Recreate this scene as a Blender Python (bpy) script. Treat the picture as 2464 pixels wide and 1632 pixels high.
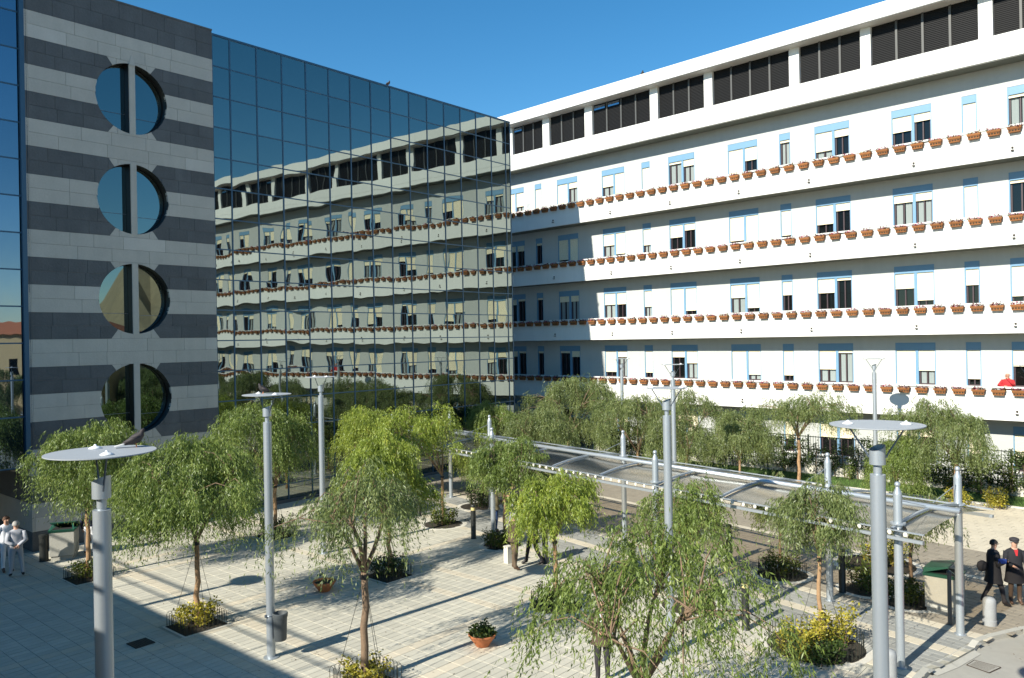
import bpy, bmesh, math, random
import numpy as np
from mathutils import Vector, Matrix
R = math.radians
rng = random.Random(7)
nrg = np.random.default_rng(11)
scene = bpy.context.scene
for o in list(bpy.data.objects): bpy.data.objects.remove(o)
COL = scene.collection

# ------------------------------------------------------------------ camera, sky, sun, exposure
H = 7.0
pitch, roll = 0.0009, -0.0176
fw = Vector((0, math.cos(pitch), math.sin(pitch)))
u0 = Vector((0, -math.sin(pitch), math.cos(pitch))); r0 = Vector((1, 0, 0))
rt = math.cos(roll)*r0 + math.sin(roll)*u0
up = -math.sin(roll)*r0 + math.cos(roll)*u0
cam = bpy.data.cameras.new('camera'); cam.lens = 36*1900/2464; cam.sensor_width = 36
cam.clip_end = 2500; cam.clip_start = .1
camo = bpy.data.objects.new('camera', cam); COL.objects.link(camo)
M3 = Matrix((rt, up, -fw)).transposed()
camo.matrix_world = Matrix.Translation((0, 0, H)) @ M3.to_4x4()
scene.camera = camo

SUN_AZ, SUN_EL = R(44.8), math.atan(.657)       # direction the light travels (clockwise from +Y), height of the sun
w = bpy.data.worlds.new('World'); scene.world = w; w.use_nodes = True
nt = w.node_tree; bg = nt.nodes['Background']
sky = nt.nodes.new('ShaderNodeTexSky'); sky.sky_type = 'NISHITA'; sky.sun_disc = False
sky.sun_elevation = SUN_EL; sky.sun_rotation = SUN_AZ + math.pi
sky.air_density = 0.95; sky.dust_density = 0.0; sky.ozone_density = 3.0
shs = nt.nodes.new('ShaderNodeHueSaturation'); shs.inputs['Saturation'].default_value = 1.30; shs.inputs['Hue'].default_value = .492
nt.links.new(sky.outputs[0], shs.inputs['Color']); nt.links.new(shs.outputs[0], bg.inputs[0]); bg.inputs[1].default_value = 0.097
sl = bpy.data.lights.new('sun', 'SUN'); sl.energy = 4.9; sl.angle = R(.53); sl.color = (1, .945, .83)
so = bpy.data.objects.new('sun', sl); COL.objects.link(so)
d = Vector((math.sin(SUN_AZ)*math.cos(SUN_EL), math.cos(SUN_AZ)*math.cos(SUN_EL), -math.sin(SUN_EL)))
so.rotation_euler = d.to_track_quat('-Z', 'Y').to_euler(); so.location = (-20, -20, 40)
scene.view_settings.view_transform = 'Standard'; scene.view_settings.look = 'None'
scene.view_settings.exposure = 0.74; scene.view_settings.gamma = 1
scene.view_settings.use_curve_mapping = False
scene.cycles.max_bounces = 8; scene.cycles.transparent_max_bounces = 12
scene.cycles.glossy_bounces = 4; scene.cycles.diffuse_bounces = 3

# ------------------------------------------------------------------ frames of reference
A1, A2 = .7915, .7178
FD = Vector((math.sin(A1), -math.cos(A1), 0)); FN = Vector((-math.cos(A1), -math.sin(A1), 0))
GD = Vector((math.sin(A2), math.cos(A2), 0)); GN = Vector((math.cos(A2), -math.sin(A2), 0))
FP = Vector((4.372, 50.96, 0)); E0 = Vector((0, 46.5, 0))
CD = Vector((.6, -.8, 0)); CN = Vector((.8, .6, 0)); CP = Vector((-4.54, 34.31, 0))
Z = Vector((0, 0, 1))
def F(s, o, z): return FP + FD*s - FN*o + Z*z      # o = depth behind the facade's outer plane
def Gp(t, o, z): return E0 + GD*t - GN*o + Z*z     # o = depth behind the glass plane
def Cp(m, n, z): return CP + CD*m + CN*n + Z*z
def ab(a, b, z=0): return GD*a + GN*b + Z*z
def frame(X, Y, o): return Matrix(((X[0], Y[0], 0, o[0]), (X[1], Y[1], 0, o[1]), (0, 0, 1, o[2]), (0, 0, 0, 1)))
# local x along wall, local y pointing INTO the building, z up
FM = frame(FD, -FN, FP); GM = frame(GD, -GN, E0); CM = frame(CD, CN, CP); PM = frame(GD, GN, (0, 0, 0))

# ------------------------------------------------------------------ materials
MATS = {}
def mat(name, col, rough=.6, metal=0, var=0., vscale=3., bump=0., bscale=20., rand=0., spec=.5, streak=0., isl=0.):
    m = bpy.data.materials.new(name); m.use_nodes = True; MATS[name] = m
    n = m.node_tree.nodes; L = m.node_tree.links; b = n['Principled BSDF']
    b.inputs['Roughness'].default_value = rough; b.inputs['Metallic'].default_value = metal
    b.inputs['Specular IOR Level'].default_value = spec
    rgb = n.new('ShaderNodeRGB'); rgb.outputs[0].default_value = (*col, 1); src = rgb.outputs[0]
    tc = n.new('ShaderNodeTexCoord')
    geo = n.new('ShaderNodeNewGeometry')
    def mul(src, fac_socket, lo, hi):
        mr = n.new('ShaderNodeMapRange'); mr.inputs[3].default_value = lo; mr.inputs[4].default_value = hi
        L.new(fac_socket, mr.inputs[0])
        hs = n.new('ShaderNodeHueSaturation'); L.new(mr.outputs[0], hs.inputs['Value']); L.new(src, hs.inputs['Color'])
        return hs.outputs[0]
    if var:
        t = n.new('ShaderNodeTexNoise'); t.inputs['Scale'].default_value = vscale; t.inputs['Detail'].default_value = 6
        L.new(geo.outputs['Position'], t.inputs['Vector']); src = mul(src, t.outputs[0], 1-var, 1+var)
        t = n.new('ShaderNodeTexNoise'); t.inputs['Scale'].default_value = vscale*9; t.inputs['Detail'].default_value = 4
        L.new(geo.outputs['Position'], t.inputs['Vector']); src = mul(src, t.outputs[0], 1-var*.7, 1+var*.7)
    if streak:
        mp = n.new('ShaderNodeMapping'); mp.inputs['Scale'].default_value = (2.2, 2.2, .12)
        t = n.new('ShaderNodeTexNoise'); t.inputs['Scale'].default_value = 1.6; t.inputs['Detail'].default_value = 5
        L.new(geo.outputs['Position'], mp.inputs['Vector']); L.new(mp.outputs[0], t.inputs['Vector'])
        src = mul(src, t.outputs[0], 1-streak, 1+streak)
    if rand:
        oi = n.new('ShaderNodeObjectInfo'); src = mul(src, oi.outputs['Random'], 1-rand, 1+rand)
    if isl:
        src = mul(src, geo.outputs['Random Per Island'], 1-isl, 1+isl)
    L.new(src, b.inputs['Base Color'])
    if bump:
        t = n.new('ShaderNodeTexNoise'); t.inputs['Scale'].default_value = bscale; t.inputs['Detail'].default_value = 5
        L.new(geo.outputs['Position'], t.inputs['Vector'])
        bp = n.new('ShaderNodeBump'); bp.inputs['Strength'].default_value = bump; bp.inputs['Distance'].default_value = .02
        L.new(t.outputs[0], bp.inputs['Height']); L.new(bp.outputs[0], b.inputs['Normal'])
    return m
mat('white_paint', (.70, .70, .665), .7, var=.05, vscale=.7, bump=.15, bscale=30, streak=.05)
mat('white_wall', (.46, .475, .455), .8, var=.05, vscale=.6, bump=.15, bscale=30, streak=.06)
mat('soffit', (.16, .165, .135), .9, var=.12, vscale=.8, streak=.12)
mat('roof_felt', (.3, .3, .28), .9, var=.1)
mat('louver', (.0065, .0065, .007), .6, rand=.2, spec=.25)
mat('mullion_dark', (.085, .085, .08), .5, metal=.3)
mat('blue_frame', (.15, .29, .43), .5, var=.05)
mat('shutter', (.84, .75, .54), .6, rand=.06)
mat('dark_frame', (.05, .03, .035), .5)
mat('curtain', (.27, .31, .30), .9, rand=.1)
mat('room_dark', (.015, .016, .015), .9)
mat('dark_stone', (.090, .099, .106), .75, var=.24, vscale=1.8, bump=.5, bscale=14, rand=.10, streak=.14)
mat('light_stone', (.43, .42, .38), .65, var=.11, vscale=1.6, bump=.3, bscale=20, rand=.025, streak=.08)
mat('pale_stone', (.49, .48, .44), .6, var=.09, vscale=2.0, bump=.3, bscale=20, rand=.03, streak=.05)
mat('joint', (.20, .20, .195), .9)
mat('black_metal', (.012, .011, .012), .45)
mat('blue_mullion', (.035, .10, .17), .45, metal=.2)
mat('steel', (.42, .46, .49), .42, metal=.55, var=.05, vscale=3)
mat('steel_dark', (.16, .19, .23), .4, metal=.6)
mat('disc_grey', (.36, .385, .40), .5, var=.04)
mat('white_plastic', (.75, .76, .76), .35)
mat('paver', (.50, .475, .39), .8, var=.17, vscale=.35, bump=.25, bscale=40, isl=.07, rand=.05)
mat('paver_cream', (.56, .50, .385), .8, var=.10, vscale=.8, bump=.25, bscale=40, isl=.05, rand=.04)
mat('paver_grey', (.29, .29, .265), .8, var=.13, vscale=.7, bump=.25, bscale=40, isl=.13, rand=.1)
mat('paver_path', (.27, .235, .18), .8, var=.10, vscale=.7, bump=.25, bscale=40, isl=.07)
mat('paving_joint', (.33, .315, .255), .9, var=.1)
mat('kerb_stone', (.60, .57, .49), .7, var=.08, vscale=4, bump=.2)
mat('road', (.33, .32, .28), .9, var=.16, vscale=.6, bump=.3, bscale=50)
mat('earth', (.16, .15, .11), .95, var=.3, vscale=.1)
mat('soil', (.035, .028, .018), .95, var=.3, vscale=6, bump=.6, bscale=15)
mat('lawn', (.055, .10, .018), .95, var=.25, vscale=2)
mat('grass', (.075, .15, .022), .8, isl=.3)
mat('bark', (.20, .135, .085), .9, var=.30, vscale=9, bump=.7, bscale=35)
mat('bark_pale', (.34, .21, .11), .9, var=.25, vscale=9, bump=.7, bscale=35)
mat('wire', (.06, .06, .055), .5, metal=.5)
mat('hoop', (.035, .04, .03), .6)
mat('terracotta', (.50, .17, .065), .75, var=.10, vscale=8, bump=.2, rand=.1)
mat('terracotta_box', (.26, .10, .028), .8, var=.15, vscale=9, rand=.15)
mat('tile', (.52, .17, .07), .8, var=.25, vscale=2.5, rand=.2)
mat('ochre', (.50, .36, .19), .9, var=.1)
mat('rock', (.24, .185, .11), .95, var=.35, vscale=.05, bump=1, bscale=.3)
mat('green_lid', (.015, .085, .055), .45)
mat('concrete', (.40, .39, .34), .85, var=.10, vscale=6, bump=.3)
mat('concrete_grey', (.30, .31, .31), .8, var=.12, vscale=6, bump=.3)
mat('bollard_black', (.02, .022, .02), .45)
mat('yellow_ring', (.60, .50, .22), .5)
mat('grey_plastic', (.075, .085, .09), .5)
mat('iron', (.045, .032, .022), .7, var=.3, vscale=20)
mat('fence_green', (.02, .03, .02), .6)
mat('red_paint', (.42, .012, .01), .25, spec=.8)
mat('tyre', (.02, .02, .02), .8)
mat('skin', (.52, .30, .21), .55)
mat('skin_tan', (.45, .23, .15), .55)
mat('hair_brown', (.10, .05, .025), .8, var=.2, vscale=40)
mat('hair_grey', (.38, .36, .33), .8, var=.2, vscale=40)
mat('hair_red', (.20, .05, .02), .8, var=.2, vscale=40)
mat('hair_black', (.012, .010, .010), .7)
mat('cloth_white', (.78, .79, .82), .85, var=.04, vscale=12)
mat('cloth_palegrey', (.42, .43, .47), .85, var=.1, vscale=14)
mat('cloth_navy', (.012, .016, .045), .85, var=.2, vscale=14)
mat('cloth_black', (.012, .012, .016), .85, var=.2, vscale=14)
mat('cloth_dark', (.028, .026, .030), .85, var=.2, vscale=14)
mat('cloth_brown', (.075, .048, .032), .85, var=.2, vscale=14)
mat('cloth_taupe', (.12, .085, .055), .85, var=.2, vscale=14)
mat('cloth_jeans', (.02, .05, .14), .85, var=.2, vscale=14)
mat('cloth_red', (.42, .02, .025), .85, var=.2, vscale=14)
mat('cloth_olive', (.11, .095, .05), .85, var=.2, vscale=14)
mat('cloth_blue', (.02, .06, .30), .8)
mat('shoe', (.015, .012, .012), .5)
mat('shoe_brown', (.09, .05, .03), .5)
mat('feather', (.035, .028, .028), .7, var=.3, vscale=30)
mat('feather_white', (.7, .68, .65), .7)
mat('flower_pink', (.62, .045, .17), .7, isl=.35)
mat('flower_dark', (.10, .018, .03), .8, isl=.3)

def leaf_mat(name, c1, c2, c3=None, tr=.35):
    m = bpy.data.materials.new(name); m.use_nodes = True; MATS[name] = m
    n = m.node_tree.nodes; L = m.node_tree.links; n.remove(n['Principled BSDF']); out = n['Material Output']
    geo = n.new('ShaderNodeNewGeometry'); cr = n.new('ShaderNodeValToRGB')
    cr.color_ramp.elements[0].color = (*c1, 1); cr.color_ramp.elements[1].color = (*c2, 1); cr.color_ramp.elements[1].position = .8
    if c3:
        e = cr.color_ramp.elements.new(1.0); e.color = (*c3, 1)
    nz = n.new('ShaderNodeTexNoise'); nz.inputs['Scale'].default_value = 2.6; nz.inputs['Detail'].default_value = 2
    L.new(geo.outputs['Position'], nz.inputs['Vector'])
    mp = n.new('ShaderNodeMapRange'); mp.inputs[1].default_value = .32; mp.inputs[2].default_value = .68; L.new(nz.outputs[0], mp.inputs[0])
    av = n.new('ShaderNodeMath'); av.operation = 'MULTIPLY_ADD'; av.inputs[1].default_value = .55; L.new(geo.outputs['Random Per Island'], av.inputs[0])
    h2 = n.new('ShaderNodeMath'); h2.operation = 'MULTIPLY'; h2.inputs[1].default_value = .45; L.new(mp.outputs[0], h2.inputs[0]); L.new(h2.outputs[0], av.inputs[2])
    L.new(av.outputs[0], cr.inputs[0])
    df = n.new('ShaderNodeBsdfDiffuse'); tl = n.new('ShaderNodeBsdfTranslucent'); gl = n.new('ShaderNodeBsdfGlossy')
    gl.inputs['Roughness'].default_value = .45; gl.inputs['Color'].default_value = (.8, .85, .8, 1)
    mx = n.new('ShaderNodeMixShader'); mx.inputs[0].default_value = tr
    m2 = n.new('ShaderNodeMixShader'); m2.inputs[0].default_value = .035
    L.new(cr.outputs[0], df.inputs[0]); L.new(cr.outputs[0], tl.inputs[0])
    L.new(df.outputs[0], mx.inputs[1]); L.new(tl.outputs[0], mx.inputs[2])
    L.new(mx.outputs[0], m2.inputs[1]); L.new(gl.outputs[0], m2.inputs[2]); L.new(m2.outputs[0], out.inputs[0])
    return m
leaf_mat('leaf_green', (.055, .095, .018), (.265, .345, .080), (.46, .48, .15), .42)
leaf_mat('leaf_grey', (.060, .095, .028), (.27, .325, .11), (.46, .46, .20), .42)
leaf_mat('leaf_yellow', (.09, .14, .018), (.38, .46, .07), (.58, .52, .10), .42)
leaf_mat('leaf_shrub', (.03, .055, .012), (.11, .14, .02), (.62, .50, .06), .2)
leaf_mat('leaf_shrub_yellow', (.07, .10, .015), (.50, .42, .05), (.72, .58, .10), .2)
leaf_mat('leaf_dark', (.018, .035, .010), (.07, .11, .022), (.16, .17, .04), .2)
leaf_mat('leaf_hedge', (.02, .035, .012), (.08, .12, .03), (.20, .22, .07), .2)

def mirror_mat(name, tint, blue, dif=.06):
    m = bpy.data.materials.new(name); m.use_nodes = True; MATS[name] = m
    n = m.node_tree.nodes; L = m.node_tree.links; n.remove(n['Principled BSDF']); out = n['Material Output']
    g = n.new('ShaderNodeBsdfGlossy'); g.inputs['Roughness'].default_value = .012; g.inputs['Color'].default_value = (*tint, 1)
    df = n.new('ShaderNodeBsdfDiffuse'); df.inputs['Color'].default_value = (*blue, 1)
    oi = n.new('ShaderNodeObjectInfo'); mr = n.new('ShaderNodeMapRange'); mr.inputs[3].default_value = .9; mr.inputs[4].default_value = 1.08
    L.new(oi.outputs['Random'], mr.inputs[0]); hs = n.new('ShaderNodeHueSaturation'); hs.inputs['Color'].default_value = (*tint, 1)
    L.new(mr.outputs[0], hs.inputs['Value']); L.new(hs.outputs[0], g.inputs['Color'])
    mx = n.new('ShaderNodeMixShader'); mx.inputs[0].default_value = dif
    L.new(g.outputs[0], mx.inputs[1]); L.new(df.outputs[0], mx.inputs[2]); L.new(mx.outputs[0], out.inputs[0])
mirror_mat('mirror_glass', (.24, .275, .26), (.02, .07, .13), .05)
mirror_mat('blue_glass', (.24, .30, .36), (.02, .10, .22))
mirror_mat('port_glass', (.20, .26, .26), (.01, .03, .03), .1)
mirror_mat('window_glass', (.06, .075, .075), (.012, .014, .014), .5)
m = bpy.data.materials.new('smoked_sheet'); m.use_nodes = True; MATS['smoked_sheet'] = m
n = m.node_tree.nodes; L = m.node_tree.links; n.remove(n['Principled BSDF'])
tp = n.new('ShaderNodeBsdfTransparent'); tp.inputs[0].default_value = (.78, .71, .60, 1)
g = n.new('ShaderNodeBsdfGlossy'); g.inputs['Roughness'].default_value = .16; g.inputs['Color'].default_value = (.50, .485, .45, 1)
fr = n.new('ShaderNodeFresnel'); fr.inputs[0].default_value = 1.45
mx = n.new('ShaderNodeMixShader'); L.new(fr.outputs[0], mx.inputs[0]); L.new(tp.outputs[0], mx.inputs[1]); L.new(g.outputs[0], mx.inputs[2])
L.new(mx.outputs[0], n['Material Output'].inputs[0])

# ------------------------------------------------------------------ helpers
class MB:
    """collects vertices and faces; build() links ONE mesh object"""
    def __init__(s): s.v = []; s.f = []; s.mi = []
    def add(s, vs, fs, mi=0):
        o = len(s.v); s.v += [tuple(v) for v in vs]; s.f += [tuple(i+o for i in f) for f in fs]; s.mi += [mi]*len(fs); return s
    def box(s, x0, x1, y0, y1, z0, z1, M=None, mi=0):
        vs = [Vector((x, y, z)) for z in (z0, z1) for y in (y0, y1) for x in (x0, x1)]
        if M is not None: vs = [M @ v for v in vs]
        return s.add(vs, [(0, 2, 3, 1), (4, 5, 7, 6), (0, 1, 5, 4), (2, 6, 7, 3), (0, 4, 6, 2), (1, 3, 7, 5)], mi)
    def tube(s, pts, rad, n=6, cap=True, mi=0):
        pts = [Vector(p) for p in pts]
        if not hasattr(rad, '__len__'): rad = [rad]*len(pts)
        o = len(s.v); prev = None
        for i, p in enumerate(pts):
            t = (pts[min(i+1, len(pts)-1)] - pts[max(i-1, 0)])
            t = t.normalized() if t.length > 1e-9 else Z
            a = prev if prev is not None else (Vector((1, 0, 0)) if abs(t.x) < .9 else Vector((0, 1, 0)))
            a = (a - t*a.dot(t)).normalized(); prev = a; b = t.cross(a)
            for k in range(n):
                q = 2*math.pi*k/n; s.v.append(tuple(p + (a*math.cos(q)+b*math.sin(q))*rad[i]))
        for i in range(len(pts)-1):
            for k in range(n):
                k2 = (k+1) % n; s.f.append((o+i*n+k, o+i*n+k2, o+(i+1)*n+k2, o+(i+1)*n+k)); s.mi.append(mi)
        if cap:
            s.f.append(tuple(o+k for k in range(n))[::-1]); s.f.append(tuple(o+(len(pts)-1)*n+k for k in range(n))); s.mi += [mi, mi]
        return s
    def lathe(s, prof, c=(0, 0, 0), n=16, mi=0, sx=1, sy=1):
        o = len(s.v); c = Vector(c)
        for r, z in prof:
            for k in range(n):
                q = 2*math.pi*k/n; s.v.append((c.x+r*math.cos(q)*sx, c.y+r*math.sin(q)*sy, c.z+z))
        for i in range(len(prof)-1):
            for k in range(n):
                k2 = (k+1) % n; s.f.append((o+i*n+k, o+i*n+k2, o+(i+1)*n+k2, o+(i+1)*n+k)); s.mi.append(mi)
        s.f.append(tuple(o+k for k in range(n))[::-1]); s.f.append(tuple(o+(len(prof)-1)*n+k for k in range(n))); s.mi += [mi, mi]
        return s
    def mesh(s, name, mats, smooth=False):
        me = bpy.data.meshes.new(name); me.from_pydata(s.v, [], s.f)
        if isinstance(mats, str): mats = [mats]
        for q in mats: me.materials.append(MATS[q])
        if len(mats) > 1: me.polygons.foreach_set('material_index', s.mi)
        if smooth: me.polygons.foreach_set('use_smooth', [True]*len(s.f))
        me.update(); return me
    def build(s, name, mats, parent=None, smooth=False):
        return link(name, s.mesh(name, mats, smooth), parent)
def link(name, me, parent=None, M=None):
    o = bpy.data.objects.new(name, me); COL.objects.link(o)
    if parent is not None: o.parent = parent
    if M is not None: o.matrix_local = M
    return o
def tag(o, label=None, cat=None, group=None, kind=None):
    if label: o['label'] = label
    if cat: o['category'] = cat
    if group: o['group'] = group
    if kind: o['kind'] = kind
    return o
def thing(name, label, cat, loc=(0, 0, 0), rz=0, group=None):
    o = bpy.data.objects.new(name, None); COL.objects.link(o); o.location = loc; o.rotation_euler = (0, 0, rz)
    return tag(o, label, cat, group)
def copy_tree(o, parent=None):
    c = o.copy(); COL.objects.link(c)
    if parent is not None: c.parent = parent
    for ch in KIDS(o): copy_tree(ch, c)
    return c
_kids = {}
def KIDS(o): return [x for x in COL.objects if x.parent == o] if o.name not in _kids else _kids[o.name]
def smooth_angle(o, ang=40):
    for p in o.data.polygons: p.use_smooth = True
    o.data.set_sharp_from_angle(angle=R(ang))
def np_mesh(name, V, Fq, mats, mi=None):
    me = bpy.data.meshes.new(name); nv = len(V); nf = len(Fq); k = Fq.shape[1]
    me.vertices.add(nv); me.vertices.foreach_set('co', V.astype(np.float32).ravel())
    me.loops.add(nf*k); me.loops.foreach_set('vertex_index', Fq.astype(np.int32).ravel())
    me.polygons.add(nf); me.polygons.foreach_set('loop_start', np.arange(0, nf*k, k, dtype=np.int32))
    for q in ([mats] if isinstance(mats, str) else mats): me.materials.append(MATS[q])
    if mi is not None: me.polygons.foreach_set('material_index', mi.astype(np.int32))
    me.update(calc_edges=True); return me
def structure(o): return tag(o, kind='structure')

# ------------------------------------------------------------------ ground
g = MB(); g.box(-600, 600, -300, 900, -1.0, -.13); structure(g.build('ground', 'earth'))
kerb_line = [(-2, 4.5), (2, 9), (5, 12.55), (8.16, 16.0), (8.57, 16.43), (9.24, 16.83), (10.12, 17.5), (10.43, 17.85), (10.81, 18.08), (11.88, 18.55), (14, 19.05), (20, 19.6), (60, 21)]
def smooth_line(P, step=.8):
    out = [P[0]]
    for i in range(len(P)-1):
        p0, p1, p2, p3 = [Vector(P[max(0, min(len(P)-1, i+k))]) for k in (-1, 0, 1, 2)]
        m1 = (p2-p0)*.5*min(1, (p2-p1).length/max(.01, (p1-p0).length)); m2 = (p3-p1)*.5*min(1, (p2-p1).length/max(.01, (p3-p2).length)); n_ = max(1, round((p2-p1).length/step))
        for j in range(1, n_+1):
            t = j/n_; q = p1*(2*t**3-3*t*t+1)+m1*(t**3-2*t*t+t)+p2*(3*t*t-2*t**3)+m2*(t**3-t*t); out.append((q.x, q.y))
    return out
kerb_line = smooth_line(kerb_line[:10])+kerb_line[10:]
g = MB()
rp = [(-2, 4.5), (-2, -30), (90, -30), (90, 24), (60, 21)]
poly = kerb_line + [(90, 24), (90, -30), (-2, -30)]
g.add([(x, y, -.11) for x, y in poly], [tuple(range(len(poly)))[::-1]])
ro = g.build('road', 'road'); structure(ro)
bm = bmesh.new(); bm.from_mesh(ro.data); bmesh.ops.triangulate(bm, faces=bm.faces); bm.normal_update()
for f_ in bm.faces:
    if f_.normal.z < 0: f_.normal_flip()
bm.to_mesh(ro.data); bm.free()
def inside(x, y, poly):
    c = False; j = len(poly)-1
    for i in range(len(poly)):
        if (poly[i][1] > y) != (poly[j][1] > y) and x < (poly[j][0]-poly[i][0])*(y-poly[i][1])/(poly[j][1]-poly[i][1])+poly[i][0]: c = not c
        j = i
    return c
plaza = [(-40, -2)] + [(-2, -2), (-2, 4.5)] + kerb_line[1:] + [(60, -12 + 21), (60, 40)] 
fenceL = [F(45, -1.05, 0), F(-12, -1.05, 0)]
plaza = [(-45, -1.5), (-2, -1.5)] + kerb_line + [tuple(F(70, -1.05, 0))[:2], tuple(F(-12, -1.05, 0))[:2], (-8, 60), (-45, 20)]
g = MB(); N = len(plaza)
g.add([(x, y, -.012) for x, y in plaza] + [(x, y, -.125) for x, y in plaza], [tuple(range(N))] + [(i, (i+1) % N, N+(i+1) % N, N+i) for i in range(N)])
pv = g.build('pavement', 'paving_joint'); structure(pv)
bm = bmesh.new(); bm.from_mesh(pv.data); bmesh.ops.triangulate(bm, faces=[f for f in bm.faces if len(f.verts) > 4]); bmesh.ops.recalc_face_normals(bm, faces=bm.faces); bm.to_mesh(pv.data); bm.free()
# kerb stones along the road
KN = []
for i, p in enumerate(kerb_line):
    t = (Vector(kerb_line[min(i+1, len(kerb_line)-1)])-Vector(kerb_line[max(i-1, 0)])).normalized(); KN.append(Vector((-t.y, t.x, 0)))
for i in range(len(kerb_line)-3):
    p, q = Vector((*kerb_line[i], 0)), Vector((*kerb_line[i+1], 0)); xm = (p.x+q.x)/2
    if xm < 4: continue
    b = MB(); e = (q-p).normalized()*.004
    if 8.5 < xm < 10.1:                        # dropped kerb: the edge slopes down to the road
        vs = [p+e+KN[i]*.16+Z*.003, q-e+KN[i+1]*.16+Z*.003, q-e-KN[i+1]*.14-Z*.1, p+e-KN[i]*.14-Z*.1]; b.add(vs, [(0, 3, 2, 1)])
        b.build('kerb_ramp', 'concrete', pv); continue
    vs = [v for z in (-.125, .004) for v in (p+e-KN[i]*.006+Z*z, q-e-KN[i+1]*.006+Z*z, q-e+KN[i+1]*.14+Z*z, p+e+KN[i]*.14+Z*z)]
    b.add(vs, [(4, 5, 6, 7), (0, 1, 5, 4), (1, 2, 6, 5), (2, 3, 7, 6), (3, 0, 4, 7)]); b.build('kerb_stone', 'kerb_stone' if 10.0 < xm < 10.5 else 'concrete', pv)

BEDS = []   # (x, y, size, round)
SQ = 1.12
bed_sq = [(-13.0, 24.02), (-8.0, 19.75), (-3.13, 16.26), (-8.72, 28.75), (-3.8, 23.7), (1.9, 12.3)]
bed_rd = [(-2.75, 30.17, .75), (-.45, 26.9, .65), (1.03, 20.75, .7), (4.48, 20.56, .7), (6.7, 17.75, 1.05), (10.2, 20.6, .72), (7.78, 23.1, .72), (9.6, 21.6, .66), (-1.5, 33.3, .8), (2.75, 19.3, .5), (10.9, 23.9, 1.1), (5.8, 27.7, .8)]
bed_rd[9] = (2.55, 21.9, .55)
def in_bed(x, y, pad=0.):
    for bx, by in bed_sq:
        dx, dy = x-bx, y-by; a = dx*GD.x+dy*GD.y; b_ = dx*GN.x+dy*GN.y
        if abs(a) < SQ/2+pad and abs(b_) < SQ/2+pad: return True
    for bx, by, r in bed_rd:
        if math.hypot(x-bx, y-by) < r+pad: return True
    return False
lawn_n = None
def cn(x, y): return (x-CP.x)*CN.x + (y-CP.y)*CN.y
def facd(x, y): return (x-FP.x)*FN.x + (y-FP.y)*FN.y       # metres in front of facade's outer plane
pav = []   # (cx, cy, L, W, X, kind)
gdv = np.array(GD[:2]); gnv = np.array(GN[:2])
la, wb = .44, .22
acols = (9.8, 16.0, 22.2); bcols = (-25.6, -19.1, -13.0, -6.7)
strips_a = [c+s for c in acols for s in (-.73, .73)]; strips_b = [c+s for c in bcols for s in (-.73, .73)]
def split(lo, hi, st, step):
    """cells of about `step` between the strips, plus the strips (.30 wide)"""
    out = []; cur = lo
    for s in sorted(st):
        if s < lo or s > hi: continue
        e = s-.15; k = max(1, round((e-cur)/step))
        out += [(cur+(e-cur)*i/k, cur+(e-cur)*(i+1)/k, 0) for i in range(k)]; out.append((e, e+.30, 1)); cur = e+.30
    k = max(1, round((hi-cur)/step)); out += [(cur+(hi-cur)*i/k, cur+(hi-cur)*(i+1)/k, 0) for i in range(k)]
    return out
Acells = split(1.2, 44, strips_a, la); Bcells = split(-33.5, 2, strips_b, wb)
for (b0, b1, sb) in Bcells:
    shift = rng.random()*.3
    for (a0, a1, sa) in Acells:
        ac, bc = (a0+a1)/2, (b0+b1)/2; x, y = GD.x*ac+GN.x*bc, GD.y*ac+GN.y*bc
        if y < 9 or y > 50 or abs(x/y) > .80: continue
        if cn(x, y) > -.95: continue
        if (x-E0.x)*GN.x+(y-E0.y)*GN.y < .25: continue
        if in_bed(x, y, .06) or not inside(x, y, plaza): continue
        if facd(x, y) < 3.3: continue
        pav.append((x, y, a1-a0, b1-b0, GD, 'paver_cream' if (sa or sb) else 'paver'))
for i in range(-50, 110):
    m0 = i*.42
    nl = [(-.95, -.62, 'paver_cream')] + [(-.62+k*.213, -.62+(k+1)*.213, 'paver_grey') for k in range(7)] + [(.87, 1.25, 'paver_cream')] + [(1.25+k*.2, 1.45+k*.2, 'paver_grey') for k in range(5)] + [(2.25, 2.6, 'paver_cream')]
    nl += [(2.6+k*.24, 2.84+k*.24, 'paver_path') for k in range(18)] + [(6.92, 7.2, 'paver_cream')] + [(7.2+k*.4, 7.6+k*.4, 'paver_path' if k < 7 else 'paver_cream') for k in range(50)]
    for j, (n0, n1, kd) in enumerate(nl):
        sh = .21 if j % 2 else 0
        p = CP + CD*(m0+.21+sh) + CN*((n0+n1)/2); x, y = p.x, p.y
        if y < 12 or y > 50 or abs(x/y) > .80 or in_bed(x, y, .06) or not inside(x, y, plaza): continue
        if (x-E0.x)*GN.x+(y-E0.y)*GN.y < .25 or facd(x, y) < 3.3: continue
        pav.append((x, y, .42, n1-n0, CD, kd))
pav.sort(key=lambda q: q[0]**2+q[1]**2+(1e6 if abs(q[0]/q[1]) > .66 or q[1] < 16 else 0))
def paver_verts(x, y, L_, W_, X, up_=0.):
    Y = Vector((-X.y, X.x, 0)); g_ = .006; c = .008; out = []
    for (e, z) in ((0, -.012), (0, -.003), (c, 0)):
        for sx, sy in ((-1, -1), (1, -1), (1, 1), (-1, 1)):
            p = Vector((x, y, z+up_)) + X*sx*(L_/2-g_-e) + Y*sy*(W_/2-g_-e); out.append(p)
    return out
PF = [(0, 1, 5, 4), (1, 2, 6, 5), (2, 3, 7, 6), (3, 0, 4, 7), (4, 5, 9, 8), (5, 6, 10, 9), (6, 7, 11, 10), (7, 4, 8, 11), (8, 9, 10, 11)]
shared = {}
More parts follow.
